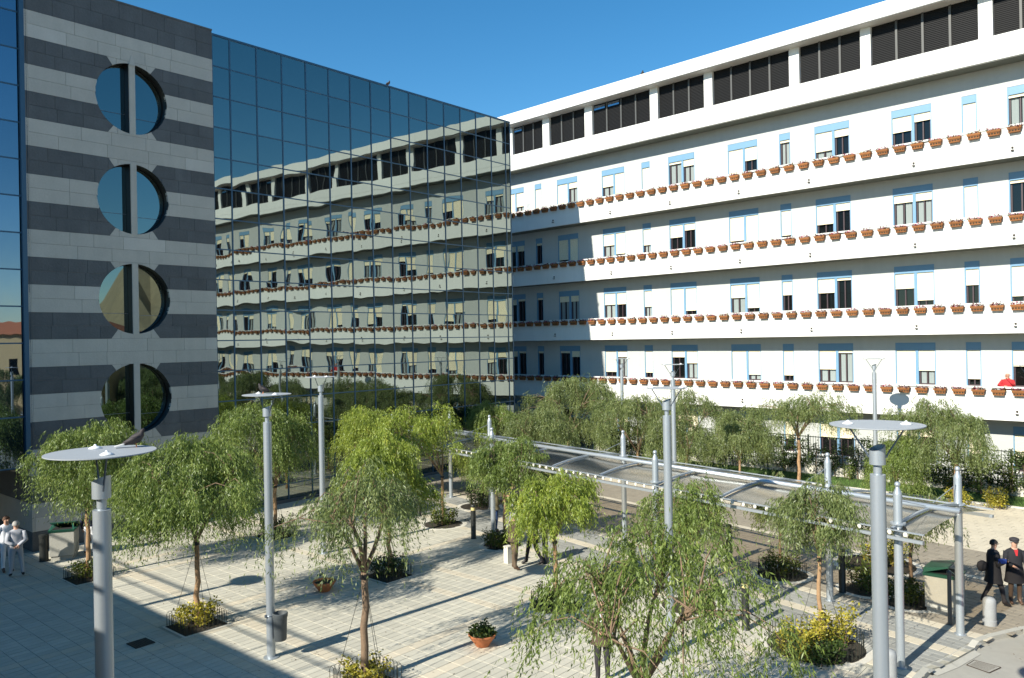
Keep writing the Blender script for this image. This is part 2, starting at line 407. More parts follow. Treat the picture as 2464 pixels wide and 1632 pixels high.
for q in pav[:296]:
    x, y, L_, W_, X, kd = q
    key = (round(L_, 2), round(W_, 2), kd)
    if key not in shared:
        b = MB(); b.add(paver_verts(0, 0, L_, W_, Vector((1, 0, 0))), PF); shared[key] = b.mesh('paver', kd)
    o = link('paver', shared[key], pv); o.location = (x, y, rng.uniform(-.0015, .0015)); o.rotation_euler = (0, 0, math.atan2(X.y, X.x))
for kd in ('paver', 'paver_cream', 'paver_grey', 'paver_path'):
    b = MB()
    for q in pav[296:]:
        if q[5] == kd: b.add(paver_verts(*q[:5], up_=rng.uniform(-.0015, .0015)), PF)
    tag(b.build('paver_field', kd, pv), kind='stuff')
print('pavers', len(pav))

# lawn strip along the fence
g = MB(); a_, b_ = F(-12, -3.1, 0), F(48, -3.1, 0); c_, d_ = F(48, -.95, 0), F(-12, -.95, 0)
g.add([a_+Z*.03, b_+Z*.03, c_+Z*.06, d_+Z*.06, a_-Z*.02, b_-Z*.02], [(0, 1, 2, 3)[::1], (0, 4, 5, 1)]); structure(g.build('lawn', 'lawn'))
k = 26000; s_ = nrg.uniform(-8, 45, k); o_ = -nrg.uniform(1.0, 3.1, k)
base = np.array(FP)[None]+np.outer(s_, FD)-np.outer(o_, FN); base[:, 2] = .03
hh = nrg.uniform(.05, .12, k); dx = nrg.normal(0, .03, (k, 2)); wd = nrg.uniform(0, 6.28, k)
V = np.zeros((k, 3, 3)); V[:, 0] = base; V[:, 1] = base; V[:, 0, 0] -= np.cos(wd)*.012; V[:, 0, 1] -= np.sin(wd)*.012; V[:, 1, 0] += np.cos(wd)*.012; V[:, 1, 1] += np.sin(wd)*.012
V[:, 2] = base; V[:, 2, 2] += hh; V[:, 2, :2] += dx
tag(link('grass', np_mesh('grass', V.reshape(-1, 3), np.arange(k*3).reshape(-1, 3), 'grass')), 'short green grass on the strip between paving and fence', 'grass', kind='stuff')
b = MB()
for i in range(60):
    p0 = F(-12+i, -3.12, 0); m_ = frame(FD, -FN, p0); b.box(.004, .996, -.14, 0, -.02, .055, m_)
tag(b.build('lawn_edging', 'kerb_stone', pv), kind='stuff')

# ------------------------------------------------------------------ white hospital block (right)
S0, S1 = -11.0, 45.0
fb = thing('white_building', 'long white five-storey building with stacked balcony bands, blue-framed windows and dark louvred top floor', 'building')
def fpart(name, m_, parent=None, *boxes):
    b = MB()
    for bx in boxes: b.box(*bx, FM)
    return b.build(name, m_, parent or fb)
ZB = [3.12, 6.90, 10.70, 14.46]; ZT = [4.44, 8.12, 11.94, 15.72]
OV = 1.15
wins_w = [2.02, 7.07, 11.03, 16.03, 19.85, 24.75, 28.75, 33.75, 37.7, 42.5, -1.83, -6.75, -10.2]
wins_n = [4.53, 13.5, 22.34, 31.2, 40.2, -4.48]
heads = [2.77, 6.52, 10.22, 14.02, 17.80]
SHADE_S = 0.6
# outer walls of every storey: piers and spandrels around the openings
openings = sorted([(c-.9, c+.9) for c in wins_w if c-.9 > S0] + [(c-.31, c+.31) for c in wins_n])
for k, hz in enumerate(heads):
    zlo = -.9 if k == 0 else ZB[k-1]+.36; zhi = ZB[k]+.02 if k < 4 else 18.82
    bx = [(S0, S1, OV, OV+.25, hz, zhi), (S0, S1, OV, OV+.25, zlo, hz-2.02)]; cur = S0
    for a0, a1 in openings: bx.append((cur, a0, OV, OV+.25, hz-2.02, hz)); cur = a1
    bx.append((cur, S1, OV, OV+.25, hz-2.02, hz))
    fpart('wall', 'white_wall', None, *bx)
for k in range(4):
    fpart('balcony_parapet', 'white_paint', None, (S0, S1, 0, .12, ZB[k], ZT[k]))
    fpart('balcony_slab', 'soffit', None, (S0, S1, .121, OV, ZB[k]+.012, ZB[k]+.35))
    r = fpart('handrail', 'white_paint', None, (S0, S1, -.02, .14, ZT[k]+.07, ZT[k]+.145))
    b = MB()
    s = S0+.3
    while s < S1: b.box(s-.03, s+.03, .03, .09, ZT[k], ZT[k]+.07, FM); s += 1.55
    b.build('rail_bracket', 'steel_dark', r)
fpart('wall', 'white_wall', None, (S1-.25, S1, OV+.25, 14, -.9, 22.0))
fpart('balcony_end', 'white_paint', None, *[(S1-.12, S1, .12, OV, ZB[k]+.01, ZT[k]) for k in range(4)])
fpart('eaves_band', 'white_paint', None, (S0, S1, 0, .2, 19.13, 19.86))
fpart('eaves_band', 'white_paint', None, (S0, S1, 0, .2, 18.80, 19.10), (S0, S1, .02, .19, 19.10, 19.13))
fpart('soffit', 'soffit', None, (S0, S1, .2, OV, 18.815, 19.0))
fpart('floor_slab', 'white_paint', None, (S0, S1, .2, 1.4, 19.6, 19.855))
fpart('roof', 'white_paint', None, (S0, S1+.3, -.36, 14.2, 21.86, 22.64))
fpart('roof_drip', 'mullion_dark', None, (S0, S1, -.39, -.361, 21.86, 21.91))
fpart('back_wall', 'room_dark', None, (S0, S1-.26, 1.6, 1.7, -.9, 21.86))
fpart('sill_line', 'terracotta', None, (S0, S1, .12, .21, 19.861, 19.885))
# louvred top floor
bays = [(-11, -6.6), (-5.96, -3.1), (-2.51, .55), (1.16, 5.58), (6.13, 9.24), (9.77, 14.26), (14.80, 17.89), (18.38, 23.0), (23.56, 26.7), (27.25, 31.8), (32.35, 35.5), (36.05, 40.6), (41.1, 44.4)]
cur = S0
pl = []
for a0, a1 in bays:
    if a0-cur > .1: pl.append((cur, a0))
    cur = a1
pl.append((cur, S1))
for a0, a1 in pl: fpart('pillar', 'white_paint', None, (a0, a1, .20, .5, 19.86, 21.86))
slat = MB(); slat.add([(0, 0, 0), (1, 0, 0), (1, .05, .05), (0, .05, .05), (0, .008, -.008), (1, .008, -.008)], [(0, 1, 2, 3), (0, 4, 5, 1)])
for a0, a1 in bays:
    n_ = 4 if a1-a0 > 4 else 3; w_ = (a1-a0)/n_
    for i in range(n_):
        p0, p1 = a0+i*w_, a0+(i+1)*w_
        lp = fpart('louvre_panel', 'louver', None, (p0, p1, .40, .44, 19.86, 21.86))
        fpart('louvre_frame', 'mullion_dark', lp, (p1-.06, p1+.04, .31, .38, 19.88, 21.86) if i < n_-1 else (p0, p1, .33, .38, 19.862, 19.90))
        b = MB()
        for j in range(23):
            z = 19.93+j*.083; b.box(p0+.03, p1-.07, .37, .398, z, z+.05, FM)
        b.build('slat', 'louver', lp); tag(lp.children[0] if False else b and COL.objects[-1], kind='stuff')
        if rng.random() < .16:
            fpart('glass_pane', 'blue_glass', lp, (p0+.1, p1-.15, .31, .325, 21.5, 21.75))
# windows: one of each width and state, shared meshes, placed in a loop
def wmesh(name, m_, *boxes):
    b = MB()
    for bx in boxes: b.box(*bx)
    return b.mesh(name, m_)
WM = {}
for kind, hw in (('w', .9), ('n', .31)):
    fr_ = [(-hw, hw, .015, .12, -.05, 0), (-hw, -hw+.05, .015, .12, -2.0, -.05), (hw-.05, hw, .015, .12, -2.0, -.05)]
    if kind == 'w': fr_.append((-.0, .14, .015, .12, -2.0, -.36))
    WM[kind, 'frame'] = wmesh('window', 'blue_frame', *fr_)
    WM[kind, 'box'] = wmesh('shutter_box', 'blue_frame', (-hw+.05, hw-.05, .0, .1, -.36, -.05))
    WM[kind, 'sill'] = wmesh('sill', 'white_paint', (-hw-.06, hw+.06, -.07, .2, -2.07, -2.0))
    for li, (l0, l1) in enumerate([(-hw+.05, 0), (.14, hw-.05)] if kind == 'w' else [(-hw+.05, hw-.05)]):
        for lv in range(6):
            drop = [.10, .35, .7, .95, 1.3, 1.62][lv]
            b = MB(); z = -.36
            while z > -.36-drop+.01: b.box(l0, l1, .06, .075, max(z-.052, -.36-drop), z-.004); z -= .055
            b.box(l0, l1, .05, .085, -.36-drop-.03, -.36-drop)
            WM[kind, 'shutter', li, lv] = b.mesh('shutter', 'shutter')
        WM[kind, 'pane', li] = wmesh('pane', 'window_glass', (l0+.03, l1-.03, .19, .2, -1.97, -.36))
        c_ = (l0+l1)/2
        WM[kind, 'sash', li] = wmesh('sash', 'dark_frame', (l0, l0+.06, .13, .19, -2.0, -.36), (l1-.06, l1, .13, .19, -2.0, -.36), (c_-.03, c_+.03, .13, .19, -1.94, -.36), (l0+.06, l1-.06, .13, .19, -2.0, -1.94))
        b = MB()
        for j in range(10):
            x0 = l0+.08+(l1-l0-.16)*j/10; x1 = l0+.08+(l1-l0-.16)*(j+1)/10
            if j in (4, 5): continue
            b.add([(x0, .17, -1.95), (x1, .17+(.015 if j % 2 else -.0), -1.95), (x1, .17+(.015 if j % 2 else 0), -.4), (x0, .17, -.4)], [(0, 1, 2, 3)])
        WM[kind, 'curtain', li] = b.mesh('curtain', 'curtain')
# how far each shutter is down (0 up .. 5 closed) and whether a curtain shows, floor by floor
WSTATE = {}
for k_, row in {4: {-6.75: '5 3c', -4.48: '5', -1.83: '5 1c', 2.02: '2c 5', 4.53: '4', 7.07: '0c 1c', 11.03: '5 2', 13.5: '0c', 16.03: '3c 1', 19.85: '2 1', 22.34: '5', 24.75: '0c 0c'},
                3: {-6.75: '1 1', -4.48: '0', -1.83: '4 5', 2.02: '2c 4', 4.53: '3c', 7.07: '2 1', 11.03: '4 5', 13.5: '4', 16.03: '3 1', 19.85: '1c 1c', 22.34: '5', 24.75: '0 0'},
                2: {-6.75: '1 0', -4.48: '0', -1.83: '1c 1c', 2.02: '2c 2', 4.53: '3c', 7.07: '5 4', 11.03: '2c 4', 13.5: '2', 16.03: '2 0', 19.85: '2 4', 22.34: '2', 24.75: '4 5'},
                1: {-6.75: '1 0', -4.48: '0', -1.83: '0 1', 2.02: '4 1c', 4.53: '4', 7.07: '1 2c', 11.03: '5 4c', 13.5: '4', 16.03: '3c 0c', 19.85: '5 3c', 22.34: '4', 24.75: '2 1c'},
                0: {2.02: '3 2', 7.07: '2 3', 11.03: '3 3', 13.5: '3', 16.03: '2 2', 19.85: '1 1', 22.34: '3', 24.75: '3 3'}}.items():
    for c_, tx in row.items(): WSTATE[k_, c_] = [(int(q_[0]), q_.endswith('c')) for q_ in tx.split()]
FR = FM.to_3x3()
for k, hz in enumerate(heads):
    for c, kind in [(c, 'w') for c in wins_w if c > S0+1] + [(c, 'n') for c in wins_n]:
        T = Matrix.Translation(F(c, OV, hz)) @ FR.to_4x4()
        if kind == 'w': 
            pass
        wn = link('window', WM[kind, 'frame'], fb, T)
        link('shutter_box', WM[kind, 'box'], wn); link('sill', WM[kind, 'sill'], wn)
        for li in range(2 if kind == 'w' else 1):
            stt = WSTATE.get((k, c))
            if stt: lv, cu = stt[li]
            else: lv, cu = rng.choice([0, 1, 1, 2, 3, 4, 5]), rng.random() < .4
            link('shutter', WM[kind, 'shutter', li, lv], wn); link('pane', WM[kind, 'pane', li], wn); link('sash', WM[kind, 'sash', li], wn)
            if cu: link('curtain', WM[kind, 'curtain', li], wn)
# small wall lamps under the flower boxes
b = MB(); b.box(-.04, .04, -.05, 0, .02, .09); b.box(-.055, .055, -.10, 0, -.09, -.05); wl = b.mesh('wall_light', 'iron')
for k in range(4):
    for s in (-6.4, -2.1, 2.64, 7.0, 11.4, 15.31, 20.3, 24.27, 28.7, 33.0, 37.5, 42):
        link('wall_light', wl, fb, Matrix.Translation(F(s, 0, ZB[k]+.36)) @ FR.to_4x4())

# flower boxes hung on the parapets
b = MB()
def taper(b, x0, x1, y0, y1, z0, z1, ix, iy, M=None, mi=0):
    vs = [(x0+ix, y0+iy, z0), (x1-ix, y0+iy, z0), (x1-ix, y1, z0), (x0+ix, y1, z0), (x0, y0, z1), (x1, y0, z1), (x1, y1, z1), (x0, y1, z1)]
    if M is not None: vs = [M @ Vector(v) for v in vs]
    b.add(vs, [(0, 3, 2, 1), (4, 5, 6, 7), (0, 1, 5, 4), (1, 2, 6, 5), (2, 3, 7, 6), (3, 0, 4, 7)], mi)
taper(b, -.225, .225, -.20, -.02, -.235, -.08, .012, .02); taper(b, -.27, .27, -.23, -.015, -.09, .0, .015, .01)
for x in (-.165, -.055, .055, .165):
    b.add([(x-.042, -.2065, -.125), (x+.042, -.2065, -.125), (x+.03, -.1985, -.175), (x, -.197, -.19), (x-.03, -.1985, -.175)], [(0, 4, 3, 2, 1)], 1)
box_me = b.mesh('flower_box', ['terracotta_box', 'soil'])
fl_me = []
for v_ in range(5):
    r_ = np.random.default_rng(40+v_); k = 80
    c = np.stack([r_.uniform(-.27, .27, k), r_.uniform(-.25, -.02, k), r_.uniform(-.03, .15, k)*r_.uniform(.3, 1, k)], 1)
    q = r_.normal(0, 1, (k, 4, 3))*.024; V = (c[:, None]+q); V[:, 1] = c+r_.normal(0, .03, (k, 3)); 
    mi = (r_.random(k) < (.16+.08*v_)).astype(int)
    mi = np.where(r_.random(k) < .38, 2, mi)
    fl_me.append(np_mesh('flowers', V.reshape(-1, 3), np.arange(k*4).reshape(-1, 4), ['flower_dark', 'flower_pink', 'leaf_shrub'], mi))
def ordinal(n):
    u = ['', 'first', 'second', 'third', 'fourth', 'fifth', 'sixth', 'seventh', 'eighth', 'ninth', 'tenth', 'eleventh', 'twelfth', 'thirteenth', 'fourteenth', 'fifteenth', 'sixteenth', 'seventeenth', 'eighteenth', 'nineteenth']
    if n < 20: return u[n]
    return {2: 'twent', 3: 'thirt'}[n//10]+('ieth' if n % 10 == 0 else 'y-'+u[n % 10])
ORD = ['lowest', 'second lowest', 'second highest', 'highest']
for k in range(4):
    for i in range(66):
        s = -6.63+.7753*i
        o = link('flower_box', box_me, None, Matrix.Translation(F(s, 0, ZT[k]+.005)) @ FR.to_4x4())
        if s < SHADE_S: zone, nn = 'in shade, from the glass block', i+1
        elif s < 24.6: zone, nn = 'in the sun, from the shadow edge', i-9
        else: zone, nn = 'outside the right edge, mirrored in the glass', i-40
        tag(o, f'flower box on the {ORD[k]} balcony, {ordinal(nn)} {zone}', 'flower box', 'terracotta flower boxes hung along the balconies')
        link('flowers', rng.choice(fl_me), o)
    

# ------------------------------------------------------------------ mirror glass block
TL = -18.52
tl = [.10, -.3] + [-.3-1.2445*i for i in range(1, 15)] + [TL]
zl = [0.02, .80] + [19.80-1.2625*i for i in range(14, 0, -1)] + [19.80]
zl = sorted(set([round(z, 3) for z in zl]))
zl = [z for z in zl if z < .9 or z > 1.3]
gb = thing('glass_building', 'tall block clad in blue-framed mirror glass reflecting the white building', 'building')
def gpart(name, m_, parent, *boxes):
    b = MB()
    for bx in boxes: b.box(*bx, GM)
    return b.build(name, m_, parent)
gpart('core', 'room_dark', gb, (TL+.1, -.02, .15, 26, 0, 19.6))
gpart('side_wall', 'blue_frame', gb, (0.0, .10, .05, 26, 0, 19.7))
gpart('roof_coping', 'blue_mullion', gb, (TL+.01, .14, -.03, 26, 19.80, 19.87))
gpart('plinth', 'dark_stone', gb, (TL+.01, .08, -.12, .1, -.02, .12))
panes = []
def pane_mesh(w_, h_, seed, name, m_, amp=1.):
    r_ = np.random.default_rng(seed); n_ = 9
    u = np.linspace(0, 1, n_); U, W = np.meshgrid(u, u)
    d_ = .0011*np.sin(np.pi*U)*np.sin(np.pi*W)*r_.uniform(.2, 1.5)
    for _ in range(4):
        fx, fz = r_.uniform(.3, 2.0, 2); d_ += r_.normal(0, .00020)*np.sin(2*np.pi*fx*U+r_.uniform(0, 6))*np.sin(2*np.pi*fz*W+r_.uniform(0, 6))
    V = np.stack([U*w_, -d_*amp, W*h_], -1).reshape(-1, 3)
    Fq = np.array([(j*n_+i, j*n_+i+1, (j+1)*n_+i+1, (j+1)*n_+i) for j in range(n_-1) for i in range(n_-1)])
    me = np_mesh(name, V, Fq, m_); me.polygons.foreach_set('use_smooth', [True]*len(Fq)); return me
pm = {}
tls = sorted(tl)
for i in range(len(tls)-1):
    for j in range(len(zl)-1):
        x0, x1, z0, z1 = tls[i]+.02, tls[i+1]-.02, zl[j]+.02, zl[j+1]-.02
        key = (round(x1-x0, 2), round(z1-z0, 2), rng.randrange(8))
        if key not in pm: pm[key] = pane_mesh(x1-x0, z1-z0, len(pm)+5, 'glass_pane', 'mirror_glass')
        T = Matrix.Translation(Gp(x0, 0, z0)) @ GM.to_3x3().to_4x4() @ Matrix.Rotation(rng.gauss(0, .0015), 4, 'X') @ Matrix.Rotation(rng.gauss(0, .0015), 4, 'Z')
        link('glass_pane', pm[key], gb, T)
for t in tls: gpart('mullion', 'blue_mullion', gb, (t-.03, t+.03, -.022, .04, .0, 19.80))
for z in zl: gpart('transom', 'blue_mullion', gb, (TL, .10, -.018, .04, z-.024, z+.024))
# left wing in blue glass
gw = thing('glass_wing', 'wing of blue mirror glass at the left edge above a dark recessed entrance', 'building')
wt = [-25.68, -26.45, -27.7, -28.95, -30.2, -31.5]
wz = [2.92] + [z for z in zl if z > 4]
wz2 = wz + [21.06, 22.3]
for i in range(len(wt)-1):
    for j in range(len(wz2)-1):
        x1, x0, z0, z1 = wt[i]-.02, wt[i+1]+.02, wz2[j]+.02, wz2[j+1]-.02
        key = (round(x1-x0, 2), round(z1-z0, 2), rng.randrange(3), 'w')
        if key not in pm: pm[key] = pane_mesh(x1-x0, z1-z0, len(pm)+5, 'glass_pane', 'blue_glass', .6)
        T = Matrix.Translation(Gp(x0, -.15, z0)) @ GM.to_3x3().to_4x4() @ Matrix.Rotation(rng.gauss(0, .0008), 4, 'X') @ Matrix.Rotation(rng.gauss(0, .0008), 4, 'Z')
        link('glass_pane', pm[key], gw, T)
for t in wt[1:]: gpart('mullion', 'blue_mullion', gw, (t-.03, t+.03, -.175, -.1, 2.92, 22.3))
for z in wz2: gpart('transom', 'blue_mullion', gw, (-31.5, -25.65, -.17, -.1, z-.024, z+.024))
b = MB(); b.box(-25.66, -25.46, -.30, .2, 2.9, 22.3, GM); b.build('corner_post', 'blue_frame_dark' if 'blue_frame_dark' in MATS else 'blue_mullion', gw)
gpart('core', 'room_dark', gw, (-31.5, -25.55, .0, 8, 2.95, 22.2))
gpart('entrance_back', 'black_metal', gw, (-31.5, -25.5, 5, 5.3, 0, 2.9))
gpart('entrance_soffit', 'black_metal', gw, (-31.5, -25.5, -.1, 5.0, 2.86, 2.915))

# striped stone tower: every block a part, joints recessed
st = thing('stone_tower', 'tall slab faced in dark and pale stone bands with four round windows', 'tower')
T0, T1_ = -25.42, -18.66
OO = -.30                                    # front plane, proud of the glass
gpart('core', 'joint', st, (T0+.02, T1_-.02, OO+.60, 6, .0, 19.80))
gpart('coping', 'dark_stone', st, (T0-.01, T1_+.01, OO-.02, 6, 19.84, 19.9))
TC, CR_ = -21.90, 1.32
zc = [16.33, 12.55, 8.79, 5.03]
bnd = [.0, .68, 1.64, 2.58, 3.51, 4.45, 5.40, 6.34, 7.30, 8.24, 9.20, 10.15, 11.10, 12.06, 13.01, 13.98, 14.93, 15.86, 16.79, 17.73, 18.66, 19.84]
XS = .085
def interval(x, z0, z1, CR_=CR_):
    """parts of z0..z1 outside the round openings at local x"""
    out = [(z0, z1)]
    for c in zc:
        dx = abs(x-TC)
        if dx >= CR_: continue
        h = math.sqrt(CR_**2-dx**2); new = []
        for (p, q) in out:
            if q <= c-h or p >= c+h: new.append((p, q)); continue
            if p < c-h: new.append((p, c-h))
            if q > c+h: new.append((c+h, q))
        out = new
    return out
def slab(name, m_, x0, x1, lo, hi, dep=.12):
    """block whose lower and upper edges follow lo(x), hi(x), cut by the round windows"""
    near = abs((x0+x1)/2-TC) < CR_+(x1-x0)
    n_ = max(1, int((x1-x0)/.04)) if near else 1
    xs = [x0+(x1-x0)*i/n_ for i in range(n_+1)]
    runs = {}
    b = MB(); any_ = False
    for i in range(n_):
        xa, xb = xs[i], xs[i+1]; xm = (xa+xb)/2
        z0, z1 = lo(xm), hi(xm)
        if z1-z0 < .012: continue
        for (p, q) in interval(xm, z0, z1):
            if q-p < .02: continue
            def edge(xx, zz, isl):
                base_ = lo(xx) if isl else hi(xx)
                if abs(zz-(z0 if isl else z1)) < 1e-6: return base_
                for c in zc:
                    dx = min(abs(xx-TC), CR_); h = math.sqrt(CR_**2-dx**2)
                    if abs(zz-c) < CR_+.01: return c+h if zz > c else c-h
                return zz
            pa, pb, qa, qb = edge(xa, p, 1), edge(xb, p, 1), edge(xa, q, 0), edge(xb, q, 0)
            pa, qa = [min(max(v_, lo(xa)), hi(xa)) for v_ in (pa, qa)]; pb, qb = [min(max(v_, lo(xb)), hi(xb)) for v_ in (pb, qb)]
            qa = max(qa, pa+.0005); qb = max(qb, pb+.0005)
            any_ = True; y0 = OO; y1 = OO+dep
            vs = [GM @ Vector(v) for v in ((xa, y0, pa), (xb, y0, pb), (xb, y0, qb), (xa, y0, qa), (xa, y1, pa), (xb, y1, pb), (xb, y1, qb), (xa, y1, qa))]
            fs = [(0, 1, 2, 3), (0, 4, 5, 1), (3, 2, 6, 7)]
            if i == 0: fs.append((0, 3, 7, 4))
            if i == n_-1: fs.append((1, 5, 6, 2))
            b.add(vs, fs)
    if any_: return b.build(name, m_, st)
J = .0045
def chamf(x, zlo, zhi):
    """True where a dark course gives way to the pale octagon round a window"""
    return 0
cnt = 0
for bi in range(len(bnd)-1):
    z0, z1 = bnd[bi], bnd[bi+1]; dark = (bi % 2 == 0)
    if bi == len(bnd)-2: courses = 3 if False else 2
    else: courses = 2
    if bi == 0: courses = 1
    for ci in range(courses):
        a0 = z0+(z1-z0)*ci/courses; a1 = z0+(z1-z0)*(ci+1)/courses
        # dark courses near windows are chamfered back
        cent = None
        if dark:
            for c in zc:
                if a1 > c+.93 and a0 < c+1.5 and ci == 1: cent = (c, 1)
                if a0 < c-.93 and a1 > c-1.5 and ci == 0: cent = (c, -1)
        x = T0; first = True
        while x < T1_-.05:
            w_ = rng.uniform(.55, 1.25) if dark else rng.uniform(.7, 1.7)
            if T1_-x-w_ < .35: w_ = T1_-x
            xe = x+w_
            mname = 'dark_stone' if dark else ('pale_stone' if rng.random() < .09 else 'light_stone')
            if cent and xe > TC-.92 and x < TC+.92:
                # cut where the pale stone takes over
                if x < TC-.9 < xe: xe = TC-.56
                elif x < TC-.56 <= xe+1e-6: xe = TC-.56
                elif TC-.57 < x < TC+.56: xe = TC+.56 if x < TC+.50 else xe
                c, sg = cent
                def dz(xx, c=c, sg=sg, a0=a0, a1=a1):
                    k_ = (.90-abs(xx-TC))/.34; k_ = min(1, max(0, k_)); return k_*(a1-a0)
                if xe-x < .02: x = xe; continue
                if abs((x+xe)/2-TC) < .5:      # all pale between the chamfers
                    slab('stone', 'light_stone', x+J, xe-J, lambda q: a0+J, lambda q: a1-J)
                else:
                    xe2 = min(xe, TC-.56) if x < TC else xe
                    if sg > 0:
                        slab('stone', mname, x+J, xe2-J, lambda q: a0+J, lambda q: a1-J-dz(q)); slab('stone', 'light_stone', x+J, xe2-J, lambda q: a1-J-dz(q)+.003, lambda q: a1-J)
                    else:
                        slab('stone', mname, x+J, xe2-J, lambda q: a0+J+dz(q), lambda q: a1-J); slab('stone', 'light_stone', x+J, xe2-J, lambda q: a0+J, lambda q: a0+J+dz(q)-.003)
                    xe = xe2
                x = xe; cnt += 1; continue
            slab('stone', mname, x+J, xe-J, lambda q: a0+J, lambda q: a1-J); cnt += 1
            x = xe
# backing just behind the blocks (with the round holes), return at the left edge
for zz0, zz1 in [(0, 19.84)]:
    n_ = 96; b = MB()
    for i in range(n_):
        xa, xb = T0+.01+(T1_-T0-.02)*i/n_, T0+.01+(T1_-T0-.02)*(i+1)/n_
        for (p, q) in interval((xa+xb)/2, zz0, zz1, CR_+.07): b.box(xa, xb, OO+.03, OO+.11, p, q, GM)
    b.build('backing', 'joint', st)
for k in range(21):
    b = MB(); b.box(T0-.10, T0+.0, OO+.0, 3.2, bnd[k]+J, bnd[k+1]-J, GM); b.build('side_stone', 'dark_stone' if k % 2 == 0 else 'light_stone', st)
gpart('end_wall', 'dark_stone', st, (T1_-.02, T1_+.0, OO+.12, .2, 0, 19.84))
for c in zc:
    b = MB(); n_ = 72                      # black lined reveal of the opening
    for i in range(n_):
        q0, q1 = 2*math.pi*i/n_, 2*math.pi*(i+1)/n_; r_ = CR_
        b.add([GM @ Vector((TC+r_*math.cos(q), y, c+r_*math.sin(q))) for q, y in ((q0, OO+.005), (q1, OO+.005), (q1, OO+.42), (q0, OO+.42))], [(0, 1, 2, 3)])
        b.add([GM @ Vector((TC+r2*math.cos(q), OO+.36, c+r2*math.sin(q))) for q, r2 in ((q0, r_), (q1, r_), (q1, r_-.03), (q0, r_-.03))], [(0, 1, 2, 3)])
    rw = b.build('round_window', 'black_metal', st)
    for sgn in (-1, 1):
        b = MB(); pts = [(sgn*.12, -1)] ; vs = []
        aa = [-math.pi/2 + math.pi*i/24 for i in range(25)]
        vs = [GM @ Vector((TC+sgn*max(.13, (CR_-.02)*math.cos(a_)), OO+.38, c+(CR_-.02)*math.sin(a_))) for a_ in aa]
        b.add(vs, [tuple(range(25)) if sgn > 0 else tuple(range(25))[::-1]]); b.build('glass_pane', 'port_glass', rw)
    b = MB(); b.box(TC-.125, TC-.115, OO+.03, OO+.38, c-CR_, c+CR_, GM); b.box(TC+.115, TC+.125, OO+.03, OO+.38, c-CR_, c+CR_, GM); b.build('fin_lining', 'black_metal', rw)
    gpart('transom', 'steel_dark', rw, (TC-1.1, TC-.13, OO+.36, OO+.375, c-.55, c-.535), (TC+.13, TC+1.1, OO+.36, OO+.375, c-.62, c-.605))
b = MB()
for c in zc: b.box(TC-.112, TC+.112, OO-.012, OO+.36, c-CR_-.02, c+CR_+(-.02 if c == zc[0] else .02), GM)
vs = [GM @ Vector(v) for v in ((TC-.112, OO-.05, zc[0]+CR_-.06), (TC+.112, OO-.05, zc[0]+CR_-.06), (TC+.112, OO, zc[0]+CR_-.06), (TC-.112, OO, zc[0]+CR_-.06), (TC, OO-.002, zc[0]+CR_+.42))]
b.add(vs, [(0, 1, 4), (1, 2, 4), (3, 0, 4)]); b.build('fin', 'light_stone', st)
print('stones', cnt)

# ------------------------------------------------------------------ surroundings met only through shade and reflections
nb = thing('neighbour_building', 'plain flat-roofed building behind the viewpoint that shades the near paving', 'building')
b = MB(); b.box(-34, -1.6, -31, 0, 0, 7.30, PM @ Matrix.Rotation(0, 4, 'Z')) if False else None
def pbox(b, a0, a1, b0, b1, z0, z1): b.box(a0, a1, b0, b1, z0, z1, PM)
pbox(b, -20, -1.6, -34, 6, 0, 7.28); b.build('wall', 'ochre', nb)
b = MB(); pbox(b, -1.66, -1.60, -34, 6, 8.16, 8.22)
pbox(b, -1.66, -1.60, -34, 6, 7.72, 7.75)
for i in range(22): pbox(b, -1.65, -1.61, -33.9+i*1.85, -33.86+i*1.85, 7.28, 8.18)
b.build('roof_railing', 'steel', nb)
rh = thing('red_roof_house', 'ochre house with an orange tiled roof mirrored in the left glass wing', 'house', (33, 4.5, 0), 0)
b = MB(); b.box(-5, 9, -9, 9, 0, 8.2); b.build('wall', 'ochre', rh)
b = MB(); b.add([(-5.4, -9.5, 8.1), (9.4, -9.5, 8.1), (9.4, 9.5, 8.1), (-5.4, 9.5, 8.1), (0.5, -7, 9.5), (3.5, -7, 9.5), (3.5, 7, 9.5), (.5, 7, 9.5)], [(0, 1, 5, 4), (1, 2, 6, 5), (2, 3, 7, 6), (3, 0, 4, 7), (4, 5, 6, 7), (3, 2, 1, 0)]); b.build('roof', 'tile', rh)
b = MB()
for y in (-6, -2, 2, 6): b.box(-5.04, -4.99, y-.5, y+.5, 4.6, 6.2)
b.build('window', 'window_glass', rh)
# rocky hill to the right, mirrored in the round windows
n_ = 40; V = []; Fc = []
for i in range(n_+1):
    az = R(74+41*i/n_)
    for j in range(13):
        rr = 240+j*12; prof = math.sin(min(1, j/8)*math.pi/2)
        e = min(1, (112.5-math.degrees(az))/4.5) if az > R(100) else min(1, (math.degrees(az)-73)/9)
        hgt = max(0, e)*(50+7*math.sin(i*.7)+4*math.sin(i*1.9+1))*prof + rng.uniform(-2.5, 2.5)*(1 if 0 < j < 12 else 0)
        V.append((math.sin(az)*rr-12, math.cos(az)*rr+30, hgt if j else -1))
for i in range(n_):
    for j in range(12):
        p = i*13+j; Fc.append((p, p+13, p+14, p+1))
b = MB(); b.add(V, Fc); structure(b.build('rocky_hill', 'rock'))

